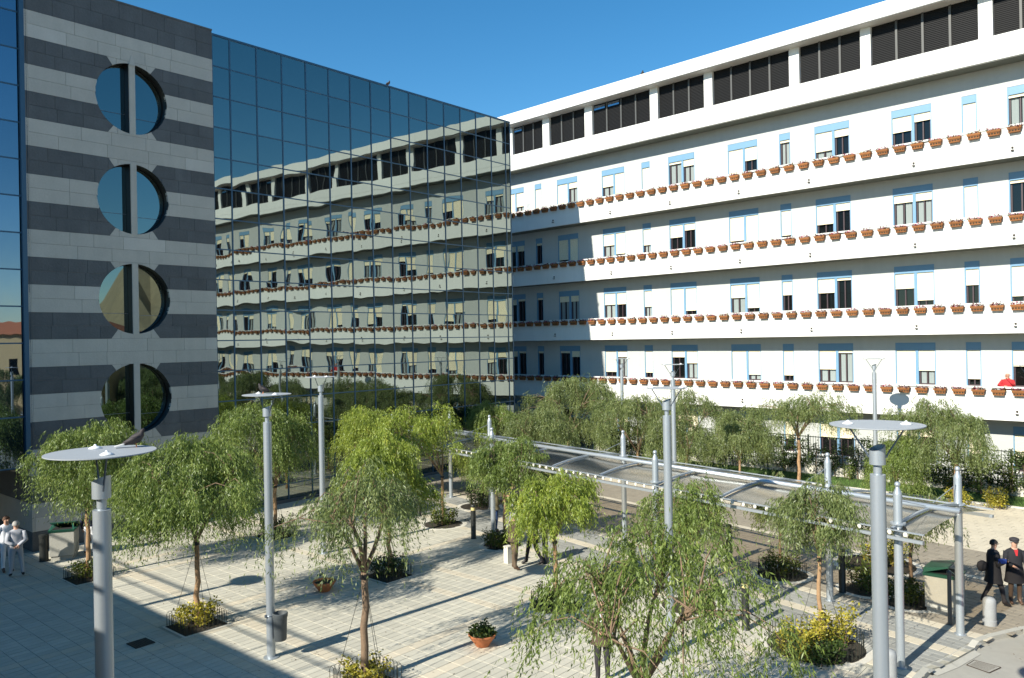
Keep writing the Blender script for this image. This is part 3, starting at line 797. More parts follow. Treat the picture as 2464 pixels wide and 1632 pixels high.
# ------------------------------------------------------------------ fence along the white building
fe = thing('metal_fence', 'dark metal fence on a low pale wall in front of the white building', 'fence')
b = MB(); b.box(S0, S1, -.93, -.72, -.1, .48, FM); b.build('low_wall', 'kerb_stone', fe)
b = MB(); s = S0
pcount = 0
while s < S1:
    q = MB(); q.box(s-.035, s+.035, -.86, -.79, .48, 2.0, FM); q.build('post', 'fence_green', fe); s += 2.2
for z in (.62, 1.25, 1.88): fpart('rail', 'fence_green', fe, (S0, S1, -.84, -.81, z, z+.04))
b = MB(); s = S0
while s < S1: b.box(s-.009, s+.009, -.835, -.815, .5, 1.95, FM); s += .13
tag(b.build('bar', 'fence_green', fe), kind='stuff')

# ------------------------------------------------------------------ foliage
def strands(r_, C, D, per, Lr, leafL, leafW, nl, spread=.22, droop=.95):
    """hanging sprays: C cluster centres, D outward directions; returns quads of narrow leaflets"""
    C = np.asarray(C); D = np.asarray(D); k = len(C)*per
    c = np.repeat(C, per, 0)+r_.normal(0, spread, (k, 3))*np.array([1, 1, .7]); dd = np.repeat(D, per, 0)*.7+r_.normal(0, .75, (k, 3)); dd[:, 2] = 0
    dd /= np.maximum(np.linalg.norm(dd, axis=1, keepdims=True), 1e-6)
    Ls = r_.uniform(*Lr, k)*r_.uniform(.55, 1, k)*np.repeat(r_.uniform(.6, 1.35, len(C)), per)
    u = np.linspace(.05, 1, nl)[None, :]+r_.uniform(-.03, .03, (k, nl))
    hor = (1-(1-u)**2)*.42*Ls[:, None]; zz = (.22*u-(droop+.22)*u**1.7)*Ls[:, None]
    P = c[:, None]+dd[:, None]*hor[..., None]; P[..., 2] += zz
    P = P.reshape(-1, 3); m_ = len(P)
    ld = np.repeat(dd, nl, 0)*.25+r_.normal(0, .38, (m_, 3)); ld[:, 2] = -r_.uniform(.35, 1.1, m_)
    ld /= np.linalg.norm(ld, axis=1, keepdims=True)
    sd = np.cross(ld, r_.normal(0, 1, (m_, 3))); sd /= np.maximum(np.linalg.norm(sd, axis=1, keepdims=True), 1e-6)
    l = r_.uniform(*leafL, m_)[:, None]; w_ = r_.uniform(*leafW, m_)[:, None]
    V = np.stack([P, P+ld*l*.45+sd*w_, P+ld*l, P+ld*l*.5-sd*w_], 1)
    return V.reshape(-1, 3)
def puffs(r_, C, rad, per, leaf):
    C = np.asarray(C); k = len(C)*per
    P = np.repeat(C, per, 0)+r_.normal(0, 1, (k, 3))*np.asarray(rad)
    a = r_.normal(0, 1, (k, 3)); a[:, 2] = np.abs(a[:, 2])*.6; a /= np.linalg.norm(a, axis=1, keepdims=True)
    s_ = np.cross(a, r_.normal(0, 1, (k, 3))); s_ /= np.linalg.norm(s_, axis=1, keepdims=True)
    l = r_.uniform(*leaf, k)[:, None]
    return np.stack([P, P+a*l*.5+s_*l*.28, P+a*l, P+a*l*.5-s_*l*.28], 1).reshape(-1, 3)
def leaves(name, V, m_, parent):
    return link(name, np_mesh(name, V, np.arange(len(V)).reshape(-1, 4), m_), parent)
def tree(x, y, cx, rx, ztop, zbot, label, fork=1.7, tr=.075, dens=1., m_='leaf_green', bark='bark_pale', seed=0, nclu=34, yoff=0., wires=True, lean=0., Lr=(.5, 1.25), size=1.):
    r_ = np.random.default_rng(seed+100); rr = random.Random(seed)
    t = thing('pepper_tree', label, 'tree', (x, y, 0), 0, 'weeping pepper trees on the square')
    ox, oy = cx-x, yoff
    fx, fy = lean, 0
    # trunk
    pts = [(0, 0, -.03)]; k = 6
    for i in range(1, k+1):
        u = i/k; pts.append((fx*u+rr.uniform(-.03, .03), fy*u+rr.uniform(-.03, .03), fork*u))
    b = MB(); b.tube(pts, [tr*(1.18 if i == 0 else 1-.22*i/k) for i in range(k+1)], 8)
    b.build('trunk', bark, t, True)
    top = Vector(pts[-1]); b = MB(); b.tube([(fx*.9, fy*.9, fork*.93), (fx*.95, fy*.95, fork*.97)], tr*1.12, 8); b.build('tie_band', 'black_metal', t)
    # limbs to cluster centres on the upper dome
    C = []; D = []; b = MB()
    zmid = zbot+(ztop-zbot)*.50; hz = ztop-zmid-.12
    nl = 5; limbs = []
    for i in range(nl):
        a = 2*math.pi*i/nl+rr.uniform(-.4, .4); e = rr.uniform(.45, .62)
        end = Vector((ox+math.cos(a)*rx*e, oy+math.sin(a)*rx*e, zmid+hz*rr.uniform(.15, .5)))
        mid = top.lerp(end, .5)+Vector((0, 0, rr.uniform(.05, .3)))+Vector((rr.uniform(-.12, .12), rr.uniform(-.12, .12), 0))
        P = [top-Z*.04, top.lerp(mid, .5)+Vector((rr.uniform(-.06, .06), rr.uniform(-.06, .06), rr.uniform(-.02, .08))), mid, mid.lerp(end, .5)+Vector((0, 0, .08)), end]
        b.tube(P, [tr*.62, tr*.5, tr*.38, tr*.28, tr*.2], 6); limbs.append((mid, end))
    f1, f2, f3 = rr.uniform(0, 6.3), rr.uniform(0, 6.3), rr.uniform(0, 6.3)
    for i in range(nclu):
        u = (i+.5)/nclu; ph = i*2.39996+rr.uniform(-.45, .45); rad = math.sqrt(u)*rr.uniform(.62, 1.14)
        ird = 1+.20*math.sin(2*ph+f1)+.17*math.sin(3*ph+f2); izz = 1+.26*math.sin(ph+f3)+.16*math.sin(3*ph+f1)
        zz = math.sqrt(max(0, 1-min(rad, .98)**2))
        q = Vector((ox+math.cos(ph)*rx*rad*.86*ird, oy+math.sin(ph)*rx*rad*.86*ird, zmid+hz*(zz*.95)*min(1.1, izz)-rr.uniform(0, .75)*(1 if rr.random() < .5 else .3)+rr.uniform(-.12, .22)))
        if rr.random() < .15: q.z += rr.uniform(.1, .32)
        mid, end = min(limbs, key=lambda L2: (L2[1]-q).length)
        st_ = mid.lerp(end, rr.uniform(.3, 1)); bend = st_.lerp(q, .6)+Vector((0, 0, .16))
        b.tube([st_, bend, q], [tr*.2, tr*.14, tr*.07], 4, False)
        C.append(q); D.append(Vector((math.cos(ph), math.sin(ph), 0)))
        if rr.random() < .6:
            q2 = q+Vector((math.cos(ph)*rr.uniform(.1, .3), math.sin(ph)*rr.uniform(.1, .3), -rr.uniform(.2, .5))); b.tube([q, (q+q2)/2+Z*.05, q2], [tr*.07, tr*.05, tr*.03], 3, False)
            if rr.random() < .5: C.append(q2); D.append(Vector((math.cos(ph), math.sin(ph), 0)))
    if zbot < 2.4 and dens > .7 and m_ != 'leaf_yellow':
        for i in range(nclu//3):                     # inner and lower sprays thicken the crown
            ph = rr.uniform(0, 6.28); rad = rr.uniform(.25, .85)
            C.append(Vector((ox+math.cos(ph)*rx*rad, oy+math.sin(ph)*rx*rad, rr.uniform(zbot+.55, zmid+.1)))); D.append(Vector((math.cos(ph), math.sin(ph), 0)))
    b.build('branch', 'bark', t, True)
    per = int(36*dens); maxL = max(.5, (ztop-zbot)*.5)
    V = strands(r_, C, D, per, (Lr[0]*min(1, maxL), Lr[1]*min(1.2, maxL)), (.07*size, .125*size), (.008*size, .0135*size), 19, .13*min(1.3, rx/1.5))
    z0 = r_.uniform(zbot-.15, zbot+.25, len(V)//4)
    Vq = V.reshape(-1, 4, 3); keep = Vq[:, 0, 2] > z0; V = Vq[keep].reshape(-1, 3)
    leaves('crown', V, m_, t)
    if wires:
        for i in range(3):
            a = R(41)+2*math.pi*i/3+.5; b = MB()
            b.tube([(fx*.95, fy*.95, fork*.95), (math.cos(a)*.62, math.sin(a)*.62, .02)], .0055, 4); b.build('guy_wire', 'wire', t)
    return t
def shrub(x, y, r, h, label, m_='leaf_shrub', n=9, seed=0, cat='shrub', group='low shrubs in the tree beds', leaf=(.05, .10), name='shrub'):
    r_ = np.random.default_rng(seed+500); t = thing(name, label, cat, (x, y, 0), 0, group)
    C = []; b = MB()
    for i in range(n):
        a = i*2.4+r_.uniform(-.5, .5); q = r*math.sqrt((i+.5)/n)*.85; hh_ = h*r_.uniform(.55, 1)
        p = (q*math.cos(a), q*math.sin(a)); b.tube([(p[0]*.7, p[1]*.7, 0), (p[0], p[1], hh_*.9)], [.012, .006], 4, False)
        for z in np.linspace(.25, 1, 4): C.append((p[0]*(.75+.25*z), p[1]*(.75+.25*z), hh_*z))
    b.build('stem', 'bark', t)
    leaves('foliage', puffs(r_, C, (.07, .07, .06), 34, leaf), m_, t); return t

bedn = ['square tree bed beside the left lamp', 'square tree bed in the left middle of the square', 'square tree bed cut by the bottom edge', 'square tree bed in front of the mirror glass', 'square tree bed in the middle behind the forked tree', 'square tree bed under the large near tree']
for (bx, by), nm in zip(bed_sq, bedn):
    t = thing('tree_bed', nm+' with soil and wire hoops', 'tree bed', (bx, by, 0), math.atan2(GD.y, GD.x), 'tree beds in the paving')
    b = MB(); b.box(-SQ/2, SQ/2, -SQ/2, SQ/2, -.03, -.004); b.build('soil', 'soil', t)
    b = MB()
    for (x0, x1, y0, y1) in ((-SQ/2-.05, SQ/2+.05, -SQ/2-.05, -SQ/2), (-SQ/2-.05, SQ/2+.05, SQ/2, SQ/2+.05), (-SQ/2-.05, -SQ/2, -SQ/2, SQ/2), (SQ/2, SQ/2+.05, -SQ/2, SQ/2)): b.box(x0, x1, y0, y1, -.03, .003)
    b.build('stone_edge', 'kerb_stone', t)
    for e in range(4):
        b = MB(); h_ = SQ/2-.05
        for i in range(9):
            c_ = -h_+2*h_*(i+.5)/9; w2 = h_/9*1.25
            arc = [(c_-w2, 0), (c_-w2, .30)]+[(c_-w2*math.cos(q), .30+.07*math.sin(q)) for q in (0.7, 1.57, 2.44)]+[(c_+w2, .30), (c_+w2, 0)]
            if e == 0: P = [(u, -h_, z) for u, z in arc]
            elif e == 1: P = [(u, h_, z) for u, z in arc]
            elif e == 2: P = [(-h_, u, z) for u, z in arc]
            else: P = [(h_, u, z) for u, z in arc]
            b.tube(P, .0055, 3, False)
        b.build('hoop_edging', 'hoop', t)
rdn = ['round bed near the mirror glass corner', 'round bed beside the walking people', 'round bed by the slim tree in the centre', 'round bed by the tree behind the near crown', 'large round bed with yellow shrubs left of the big right lamp', 'round bed beside the right waste container', 'round bed at the edge of the canopy path', 'round bed behind the big right lamp pole', 'round bed under the far end of the canopy', 'small round bed right of the centre tree', 'round bed beyond the right end of the canopy', 'round bed beyond the canopy path']
for i, (bx, by, r) in enumerate(bed_rd):
    t = thing('tree_bed', rdn[i], 'tree bed', (bx, by, 0), 0, 'tree beds in the paving')
    b = MB(); b.lathe([(r, -.03), (r, -.002)], n=28); b.build('soil', 'soil', t)
    b = MB(); n_ = 28
    for k in range(n_):
        q0, q1 = 2*math.pi*k/n_, 2*math.pi*(k+1)/n_; vs = []
        for z in (-.03, .004):
            for q, rr_ in ((q0, r), (q1, r), (q1, r+.16), (q0, r+.16)): vs.append((rr_*math.cos(q), rr_*math.sin(q), z))
        b.add(vs, [(4, 7, 6, 5), (0, 1, 5, 4), (2, 3, 7, 6)])
    b.build('stone_edge', 'kerb_stone', t)
    if i in (2, 4, 5, 6):
        b = MB(); kk = int(2*math.pi*r/.13)
        for j in range(kk):
            q0, q1 = 2*math.pi*j/kk, 2*math.pi*(j+1.2)/kk; qm = (q0+q1)/2; rr_ = r-.05
            P = [(rr_*math.cos(q), rr_*math.sin(q), z) for q, z in ((q0, 0), (q0, .3), (qm*.6+q0*.4, .36), (qm*.6+q1*.4, .36), (q1, .3), (q1, 0))]; b.tube(P, .0055, 3, False)
        b.build('hoop_edging', 'hoop', t)

trees = [
 dict(x=-13.0, y=24.02, cx=-12.85, rx=1.6, ztop=4.85, zbot=1.9, fork=2.1, dens=1.25, m_='leaf_green', label='weeping tree at far left in front of the stone tower, behind the nearest lamp'),
 dict(x=-8.0, y=19.8, cx=-8.0, rx=1.95, ztop=4.75, zbot=1.85, fork=2.15, dens=1.45, m_='leaf_green', label='full round weeping tree between the nearest lamp and the slim lamp post with the bin'),
 dict(x=-8.72, y=28.75, cx=-9.1, rx=2.15, ztop=4.95, zbot=1.3, fork=1.9, dens=1.3, m_='leaf_green', label='weeping tree in front of the left part of the mirror glass'),
 dict(x=-3.13, y=16.26, cx=-3.2, rx=1.42, ztop=4.4, zbot=2.15, fork=2.3, tr=.085, dens=.46, m_='leaf_grey', label='sparse forked tree with grey-green leaves and bare trunk at bottom centre-left', bark='bark'),
 dict(x=-3.8, y=23.7, cx=-4.1, rx=1.2, ztop=4.3, zbot=.7, fork=1.4, dens=1.1, m_='leaf_yellow', label='yellow-green tree directly behind the sparse forked tree'),
 dict(x=-2.75, y=30.17, cx=-3.6, rx=1.9, ztop=4.5, zbot=1.8, fork=1.9, tr=.06, dens=1.15, m_='leaf_yellow', label='yellow-green tree with a slim straight trunk left of the canopy'),
 dict(x=-6.6, y=34.5, cx=-6.5, rx=1.35, ztop=4.35, zbot=1.2, fork=1.6, dens=1.0, m_='leaf_yellow', label='yellowish tree against the mirror glass behind the slim lamp'),
 dict(x=-1.4, y=36.0, cx=-1.4, rx=1.05, ztop=2.6, zbot=.6, fork=1.2, tr=.05, dens=.8, m_='leaf_green', label='small dark tree half hidden under the far end of the canopy'),
 dict(x=-.35, y=26.95, cx=-.17, rx=1.35, ztop=3.65, zbot=1.8, fork=1.95, tr=.055, dens=.8, m_='leaf_green', label='slim tree in the centre with people standing at its trunk'),
 dict(x=1.03, y=20.75, cx=1.02, rx=1.45, ztop=3.45, zbot=1.85, fork=1.75, tr=.065, dens=.9, m_='leaf_yellow', label='bright yellow-green tree in the centre beside the two standing people'),
 dict(x=4.48, y=20.56, cx=4.4, rx=1.2, ztop=3.3, zbot=1.2, fork=1.6, tr=.06, dens=.5, m_='leaf_green', label='thin young tree right of centre behind the near crown'),
 dict(x=6.94, y=18.08, cx=7.0, rx=1.0, ztop=3.6, zbot=1.75, fork=1.95, tr=.055, dens=.6, m_='leaf_grey', label='young tree with a pale tied trunk left of the big right lamp'),
 dict(x=10.38, y=20.76, cx=10.6, rx=.95, ztop=2.75, zbot=1.5, fork=1.7, tr=.055, dens=.28, m_='leaf_grey', label='nearly bare tied tree between the two right canopy posts', bark='bark'),
 dict(x=7.78, y=23.23, cx=7.65, rx=.9, ztop=2.85, zbot=1.4, fork=1.6, tr=.05, dens=.38, m_='leaf_grey', label='small sparse tree at the edge of the shaded canopy path', bark='bark'),
 dict(x=3.0, y=43.5, cx=3.2, rx=2.95, ztop=5.0, zbot=.9, fork=1.6, tr=.09, dens=1.2, nclu=46, m_='leaf_grey', label='broad dense tree at the foot of the white building beside the glass corner'),
 dict(x=6.2, y=39.5, cx=6.0, rx=2.3, ztop=4.2, zbot=.9, fork=1.3, dens=1.0, m_='leaf_grey', label='drooping tree just right of the broad dense tree at the white building'),
 dict(x=-1.0, y=43.0, cx=-1.1, rx=2.0, ztop=3.7, zbot=.9, fork=1.3, dens=1.0, m_='leaf_green', label='low tree in front of the right edge of the mirror glass'),
 dict(x=8.3, y=38.0, cx=8.3, rx=1.9, ztop=4.3, zbot=.7, fork=1.4, dens=.9, m_='leaf_grey', label='loose tree on the lawn behind the middle canopy posts'),
 dict(x=10.4, y=36.4, cx=10.4, rx=1.65, ztop=3.7, zbot=.8, fork=1.4, tr=.06, dens=.85, m_='leaf_grey', label='tree on the lawn left of the umbrella-shaped tree'),
 dict(x=1.4, y=39.0, cx=1.4, rx=1.8, ztop=3.7, zbot=.7, fork=1.3, dens=1.0, m_='leaf_grey', label='drooping tree left in front of the broad dense tree, beyond the canopy'),
 dict(x=13.06, y=36.2, cx=13.4, rx=2.3, ztop=4.4, zbot=2.5, fork=2.35, tr=.085, dens=.85, m_='leaf_grey', label='flat-topped umbrella-shaped tree on the lawn with a pale forked trunk'),
 dict(x=17.3, y=31.0, cx=16.7, rx=1.95, ztop=4.3, zbot=1.6, fork=2.0, tr=.08, dens=1.0, m_='leaf_grey', label='wide tree on the lawn behind the big right lamp and the end canopy post'),
 dict(x=15.4, y=31.8, cx=15.3, rx=1.1, ztop=2.9, zbot=.5, fork=1.1, tr=.06, dens=.8, m_='leaf_green', label='low bushy tree beside the wide lawn tree at right'),
]
for i, q in enumerate(trees): tree(seed=i+1, wires=q['y'] < 29, **q)
for i, (x, y) in enumerate([(21.5, 27.4), (25.5, 23.4), (29.3, 19.4), (33.3, 15.5), (24.5, 19.0), (22, 13.5), (25, 9.5), (21, 7.5), (24, 3)]):
    tree(x, y, x, 2.3, 5.4 if i > 3 else 4.8, 1.0, 'tree outside the right edge, '+['first along the lawn', 'second along the lawn', 'third along the lawn', 'last along the lawn', 'nearest the road bend', 'beside the road', 'in front of the tiled house', 'left in front of the tiled house', 'farthest before the tiled house'][i], fork=1.5, dens=1.1, seed=60+i, m_='leaf_grey', wires=False, size=1.3)
tree(1.9, 12.3, 2.05, 2.0, 4.05, .7, 'large loose weeping tree in the near foreground, cut by the bottom edge', fork=1.6, tr=.09, dens=.40, m_='leaf_green', bark='bark_pale', seed=31, nclu=50, wires=False, Lr=(.5, 1.1))

sh = [(-13.0, 24.0, .55, .5, 'leaf_shrub', 'at the foot of the far left tree'), (-8.0, 19.75, .56, .52, 'leaf_shrub_yellow', 'in the square bed at the foot of the full round tree'),
 (-3.1, 16.2, .55, .45, 'leaf_shrub_yellow', 'in the bed at the foot of the sparse forked tree'), (-8.72, 28.75, .7, .75, 'leaf_dark', 'in the bed before the mirror glass'),
 (-3.8, 23.7, .6, .55, 'leaf_dark', 'in the middle bed behind the forked tree'), (-2.75, 30.17, .6, .55, 'leaf_shrub', 'round the slim straight trunk left of the canopy'),
 (-.6, 26.7, .5, .55, 'leaf_shrub', 'beside the walking people'), (1.0, 20.9, .55, .6, 'leaf_shrub', 'in the bed of the bright yellow-green centre tree'),
 (2.55, 21.9, .5, .5, 'leaf_shrub', 'in the small bed right of the centre tree'), (6.1, 17.1, .5, .75, 'leaf_shrub_yellow', 'in the left part of the large bed by the big right lamp'),
 (7.2, 17.9, .55, .75, 'leaf_shrub_yellow', 'at the tied trunk left of the big right lamp'), (6.5, 16.9, .6, .45, 'leaf_dark', 'in front of the yellow shrubs in the large bed'),
 (10.2, 20.6, .6, .55, 'leaf_shrub', 'at the nearly bare tied tree beside the waste container'), (7.78, 23.1, .62, .65, 'leaf_shrub', 'at the edge of the shaded path'),
 (9.6, 21.6, .62, .7, 'leaf_shrub', 'behind the big right lamp pole'), (-1.5, 33.3, .75, .8, 'leaf_dark', 'under the far end of the canopy'),
 (11.2, 23.9, .8, .75, 'leaf_shrub_yellow', 'just beyond the right end of the canopy'), (5.8, 27.7, .7, .7, 'leaf_shrub_yellow', 'seen under the canopy across the path'),
 (17.4, 30.9, .5, .8, 'leaf_shrub_yellow', 'on the lawn left behind the end canopy post'), (19.0, 31.2, .45, .8, 'leaf_shrub_yellow', 'on the lawn right behind the end canopy post')]
for i, (x, y, r, h, m_, tx) in enumerate(sh):
    shrub(x, y, r, h, ('yellow-leaved' if 'yellow' in m_ else 'dark green' if 'dark' in m_ else 'yellow-flecked green')+' low shrub '+tx, m_, 10, i)
# climbers on the fence and the young plants before it
for i in range(19):
    s = -8+i*2.75; p = F(s, -1.0, 0); C = []
    r_ = np.random.default_rng(900+i); t = thing('climbing_hedge', '', 'hedge', (p.x, p.y, 0), 0, 'climbers growing along the metal fence')
    k = 120 if i not in (9, 13) else 60
    S_ = r_.uniform(-1.35, 1.35, k); hz = r_.uniform(.35, 1.95, k)*(.75+.25*np.sin(i*1.7)**2)
    C = np.outer(S_, FD)+np.outer(r_.normal(0, .10, k), FN); C[:, 2] = hz
    C += np.outer(r_.normal(0, .12, k), FN)
    leaves('foliage', puffs(r_, C, (.10, .10, .10), 40, (.06, .13)), 'leaf_hedge', t)
    b = MB()
    for j in range(5): q = FD*r_.uniform(-1.2, 1.2); b.tube([q, q+Z*1.5+FD*r_.uniform(-.2, .2)], [.02, .008], 4, False)
    b.build('stem', 'bark', t)
    zone = 'by the glass corner' if s < 3 else 'behind far lawn trees' if s < 16 else 'behind the big right lamp' if s < 19 else 'at the right edge' if s < 26 else 'outside the right edge'
    t['label'] = 'climbers on the fence '+zone+', bush '+ordinal(i+1)+' from the glass end'
for i, s in enumerate((17.6, 18.5, 20.6, 21.9, 23.1, 24.2)):
    p = F(s, -1.35, 0)
    shrub(p.x, p.y, .28, 1.1+.3*(i % 3), 'thin young plant before the pale fence wall, '+['first', 'second', 'third', 'fourth', 'fifth', 'sixth'][i]+' from the left', ['leaf_green', 'leaf_shrub'][i % 2], 4, 70+i, 'plant', 'young plants along the fence wall', name='young_plant')

# ------------------------------------------------------------------ canopy
ca = thing('glass_canopy', 'long low walkway canopy of smoked curved sheets on ball-topped steel posts', 'canopy')
M0, M1 = -1.0, 22.4; NA, NB = -.87, 2.35; ZE = 2.90; RISE = .17
def arch(n_): u = (n_-NA)/(NB-NA); return ZE+.04*u+RISE*4*u*(1-u)
ribs = [21.75-2.2*k for k in range(11)]
edges = [M1]+ribs[0:]+[M0]
edges = sorted(set(edges))
for i in range(len(edges)-1):
    m0, m1 = edges[i]+.03, edges[i+1]-.03
    if m1-m0 < .2: continue
    V = []; Fc = []; nn_ = 15; mm = 9; r_ = np.random.default_rng(i+77); ph = r_.uniform(0, 6, 4)
    for a in range(mm):
        for c in range(nn_):
            mq = m0+(m1-m0)*a/(mm-1); nq = NA+(NB-NA)*c/(nn_-1); wz_ = .010*math.sin(a*.6+ph[0])*math.sin(c*.3+ph[1])+.003*math.sin(a*.9+c*.4+ph[2])
            V.append(Cp(mq, nq, arch(nq)+wz_))
    for a in range(mm-1):
        for c in range(nn_-1): p = a*nn_+c; Fc.append((p, p+1, p+nn_+1, p+nn_))
    b = MB(); b.add(V, Fc); o = b.build('smoked_sheet', 'smoked_sheet', ca, True)
for m_ in ribs:
    b = MB(); P = [Cp(m_, NA+(NB-NA)*c/14, arch(NA+(NB-NA)*c/14)+.045) for c in range(15)]
    for k in range(14):
        p, q = P[k], P[k+1]
        b.add([p+CD*.03-Z*.03, p-CD*.03-Z*.03, p-CD*.03+Z*.02, p+CD*.03+Z*.02, q+CD*.03-Z*.03, q-CD*.03-Z*.03, q-CD*.03+Z*.02, q+CD*.03+Z*.02], [(0, 1, 5, 4), (1, 2, 6, 5), (2, 3, 7, 6), (3, 0, 4, 7)])
    b.build('rib', 'steel', ca)
NR = .72
b = MB(); b.tube([Cp(M0, NR, arch(NR)+.10), Cp(M1, NR, arch(NR)+.09)], .06, 12); b.build('ridge_tube', 'steel', ca, True)
for nn_, z in ((NA, ZE-.10), (NB, ZE-.04)):
    b = MB(); b.box(M0, M1, nn_-.06, nn_+.02, z-.06, z+.0, CM); b.box(M0, M1, nn_-.02, nn_+.05, z+.11, z+.13, CM); b.build('eaves_gutter', 'steel', ca)
b = MB(); b.lathe([(.001, 0), (.038, 0), (.045, .012), (.045, .025), (.001, .025)], n=12)
disc_me = b.mesh('eaves_disc', 'kerb_stone')
mq = M1-.35
while mq > M0+.5:
    T = Matrix.Translation(Cp(mq, NA-.03, ZE-.02)) @ Matrix(((CD.x, 0, -CN.x, 0), (CD.y, 0, -CN.y, 0), (0, 1, 0, 0), (0, 0, 0, 1)))
    link('eaves_disc', disc_me, ca, T); mq -= .33
for (m_, n_) in ((21.75, -.62), (15.1, -.80), (7.2, -.70), (-.2, -.70), (21.7, 2.22), (18.5, 2.1), (11.1, 1.95), (3.3, 1.95), (.15, 2.0)):
    p = Cp(m_, n_, 0); b = MB()
    b.lathe([(.13, 0), (.13, .015), (.088, .02), (.088, 3.62), (.082, 3.66), (.045, 3.75), (.04, 3.78), (.001, 3.78)], p, 16)
    po = b.build('post', 'steel', ca); smooth_angle(po)
    b = MB(); b.lathe([(.06*math.sin(q), -.06*math.cos(q)) for q in [math.pi*i/10 for i in range(11)]], p+Z*3.83, 14); b.build('ball_cap', 'steel', po, True)
    b = MB(); b.lathe([(.089, 3.0), (.15, 3.0), (.15, 3.035), (.089, 3.035)], p, 18); b.build('ring_collar', 'steel', po)
    b = MB(); sg = 1 if n_ < 1 else -1
    b.tube([p+Z*3.5, Cp(m_, n_+sg*1.2, arch(NR)+.12)], .008, 4); b.build('tie_rod', 'steel', po)

# ------------------------------------------------------------------ disc lamps
def lamp(x, y, az, label, wide=.53):
    t = thing('disc_lamp', label, 'street lamp', (x, y, 0), 0, 'disc-topped lamp posts')
    b = MB(); b.lathe([(.17, 0), (.17, .02), (.094, .03), (.09, 5.26), (.001, 5.26)], n=24); o = b.build('pole', 'steel', t); smooth_angle(o)
    b = MB(); b.box(.078, .095, -.035, .035, .75, 1.05); b.build('hatch', 'steel_dark', t)
    b = MB(); b.lathe([(.045, 5.255), (.045, 5.28), (.05, 5.285), (.05, 5.38), (.001, 5.38)], n=16); o = b.build('neck', 'steel', t); smooth_angle(o)
    b = MB(); n_ = 24; az_ = az+.6
    for k in range(n_):
        q = 2*math.pi*k/n_; dz_ = .04*math.cos(q-az_)
        b.v += [(.094*math.cos(q), .094*math.sin(q), 5.385), (.094*math.cos(q), .094*math.sin(q), 5.59+dz_), (.08*math.cos(q), .08*math.sin(q), 5.59+dz_*.85), (.08*math.cos(q), .08*math.sin(q), 5.5)]
    for k in range(n_):
        k2 = (k+1) % n_
        for r_ in range(3): b.f.append((k*4+r_, k2*4+r_, k2*4+r_+1, k*4+r_+1)); b.mi.append(0)
    b.f.append(tuple(k*4 for k in range(n_))[::-1]); b.mi.append(0); b.f.append(tuple(k*4+3 for k in range(n_))); b.mi.append(0)
    o = b.build('lamp_head', 'steel', t); smooth_angle(o)
    b = MB(); b.lathe([(.001, 5.862), (wide-.012, 5.862), (wide, 5.868), (wide, 5.878), (.001, 5.882)], n=48); o = b.build('reflector_disc', 'disc_grey', t); smooth_angle(o)
    for s_ in (-1, 1):
        dx, dy = math.cos(az)*s_, math.sin(az)*s_
        b = MB(); b.tube([(dx*.10, dy*.10, 5.47), (dx*.11, dy*.11, 5.5), (dx*.33, dy*.33, 5.86)], .011, 6); b.build('arm', 'steel_dark', t)
        b = MB(); b.lathe([(.068, 5.881), (.066, 5.889), (.04, 5.905), (.018, 5.91), (.012, 5.925), (.001, 5.93)], (dx*.33, dy*.33, 0), 14); b.build('fixing_dome', 'white_plastic', t, True)
    return t
P90 = lambda azd: math.pi/2-R(azd)
l1 = lamp(-4.42, 8.45, P90(143), 'nearest lamp post at lower left with a pigeon on its grey disc', .545)
l5 = lamp(4.48, 9.74, P90(106), 'nearest lamp post on the right side, its pole running off the bottom edge', .545)
l2 = lamp(-5.5, 17.64, P90(131), 'slim lamp post at centre-left carrying a litter bin, bird on its disc')
l3 = lamp(-6.4, 26.3, P90(131), 'lamp post in front of the mirror glass right of the one with the litter bin', .5)
l4 = lamp(3.40, 17.5, P90(110), 'lamp post in the centre-right standing among the trees', .45)
l6 = lamp(16.07, 35.1, P90(110), 'far lamp post rising behind the disc of the nearest right lamp', .45)
l7 = lamp(6.55, 32.3, P90(110), 'far lamp post just left of the umbrella-shaped lawn trees, right of centre', .45)
l8 = lamp(5.87, 42.5, P90(110), 'most distant lamp post, in front of the shaded corner of the white building', .45)
l9 = lamp(16.95, 25.8, P90(110), 'lamp post at the right edge, only its disc rim in the picture', .5)
l10 = lamp(-14.3, 17.1, P90(131), 'lamp post outside the left edge whose disc shadow falls on the paving', .5)
# litter bin on the slim lamp
t = thing('litter_bin', 'dark grey hanging litter bin strapped to the slim lamp post', 'bin', (-5.5+.24, 17.55, 0))
b = MB(); b.lathe([(.12, .42), (.135, .45), (.15, .9), (.162, .93), (.168, .96), (.168, 1.02), (.15, 1.03), (.135, .95), (.001, .6)], n=22); o = b.build('bucket', 'grey_plastic', t); smooth_angle(o)
b = MB(); b.tube([(-.24+.1*math.cos(q), .09+.1*math.sin(q), .95) for q in [i*math.pi/6 for i in range(13)]], .012, 5, False); b.box(-.34, -.3, -.02, .02, .92, .98); b.build('strap', 'steel_dark', t)

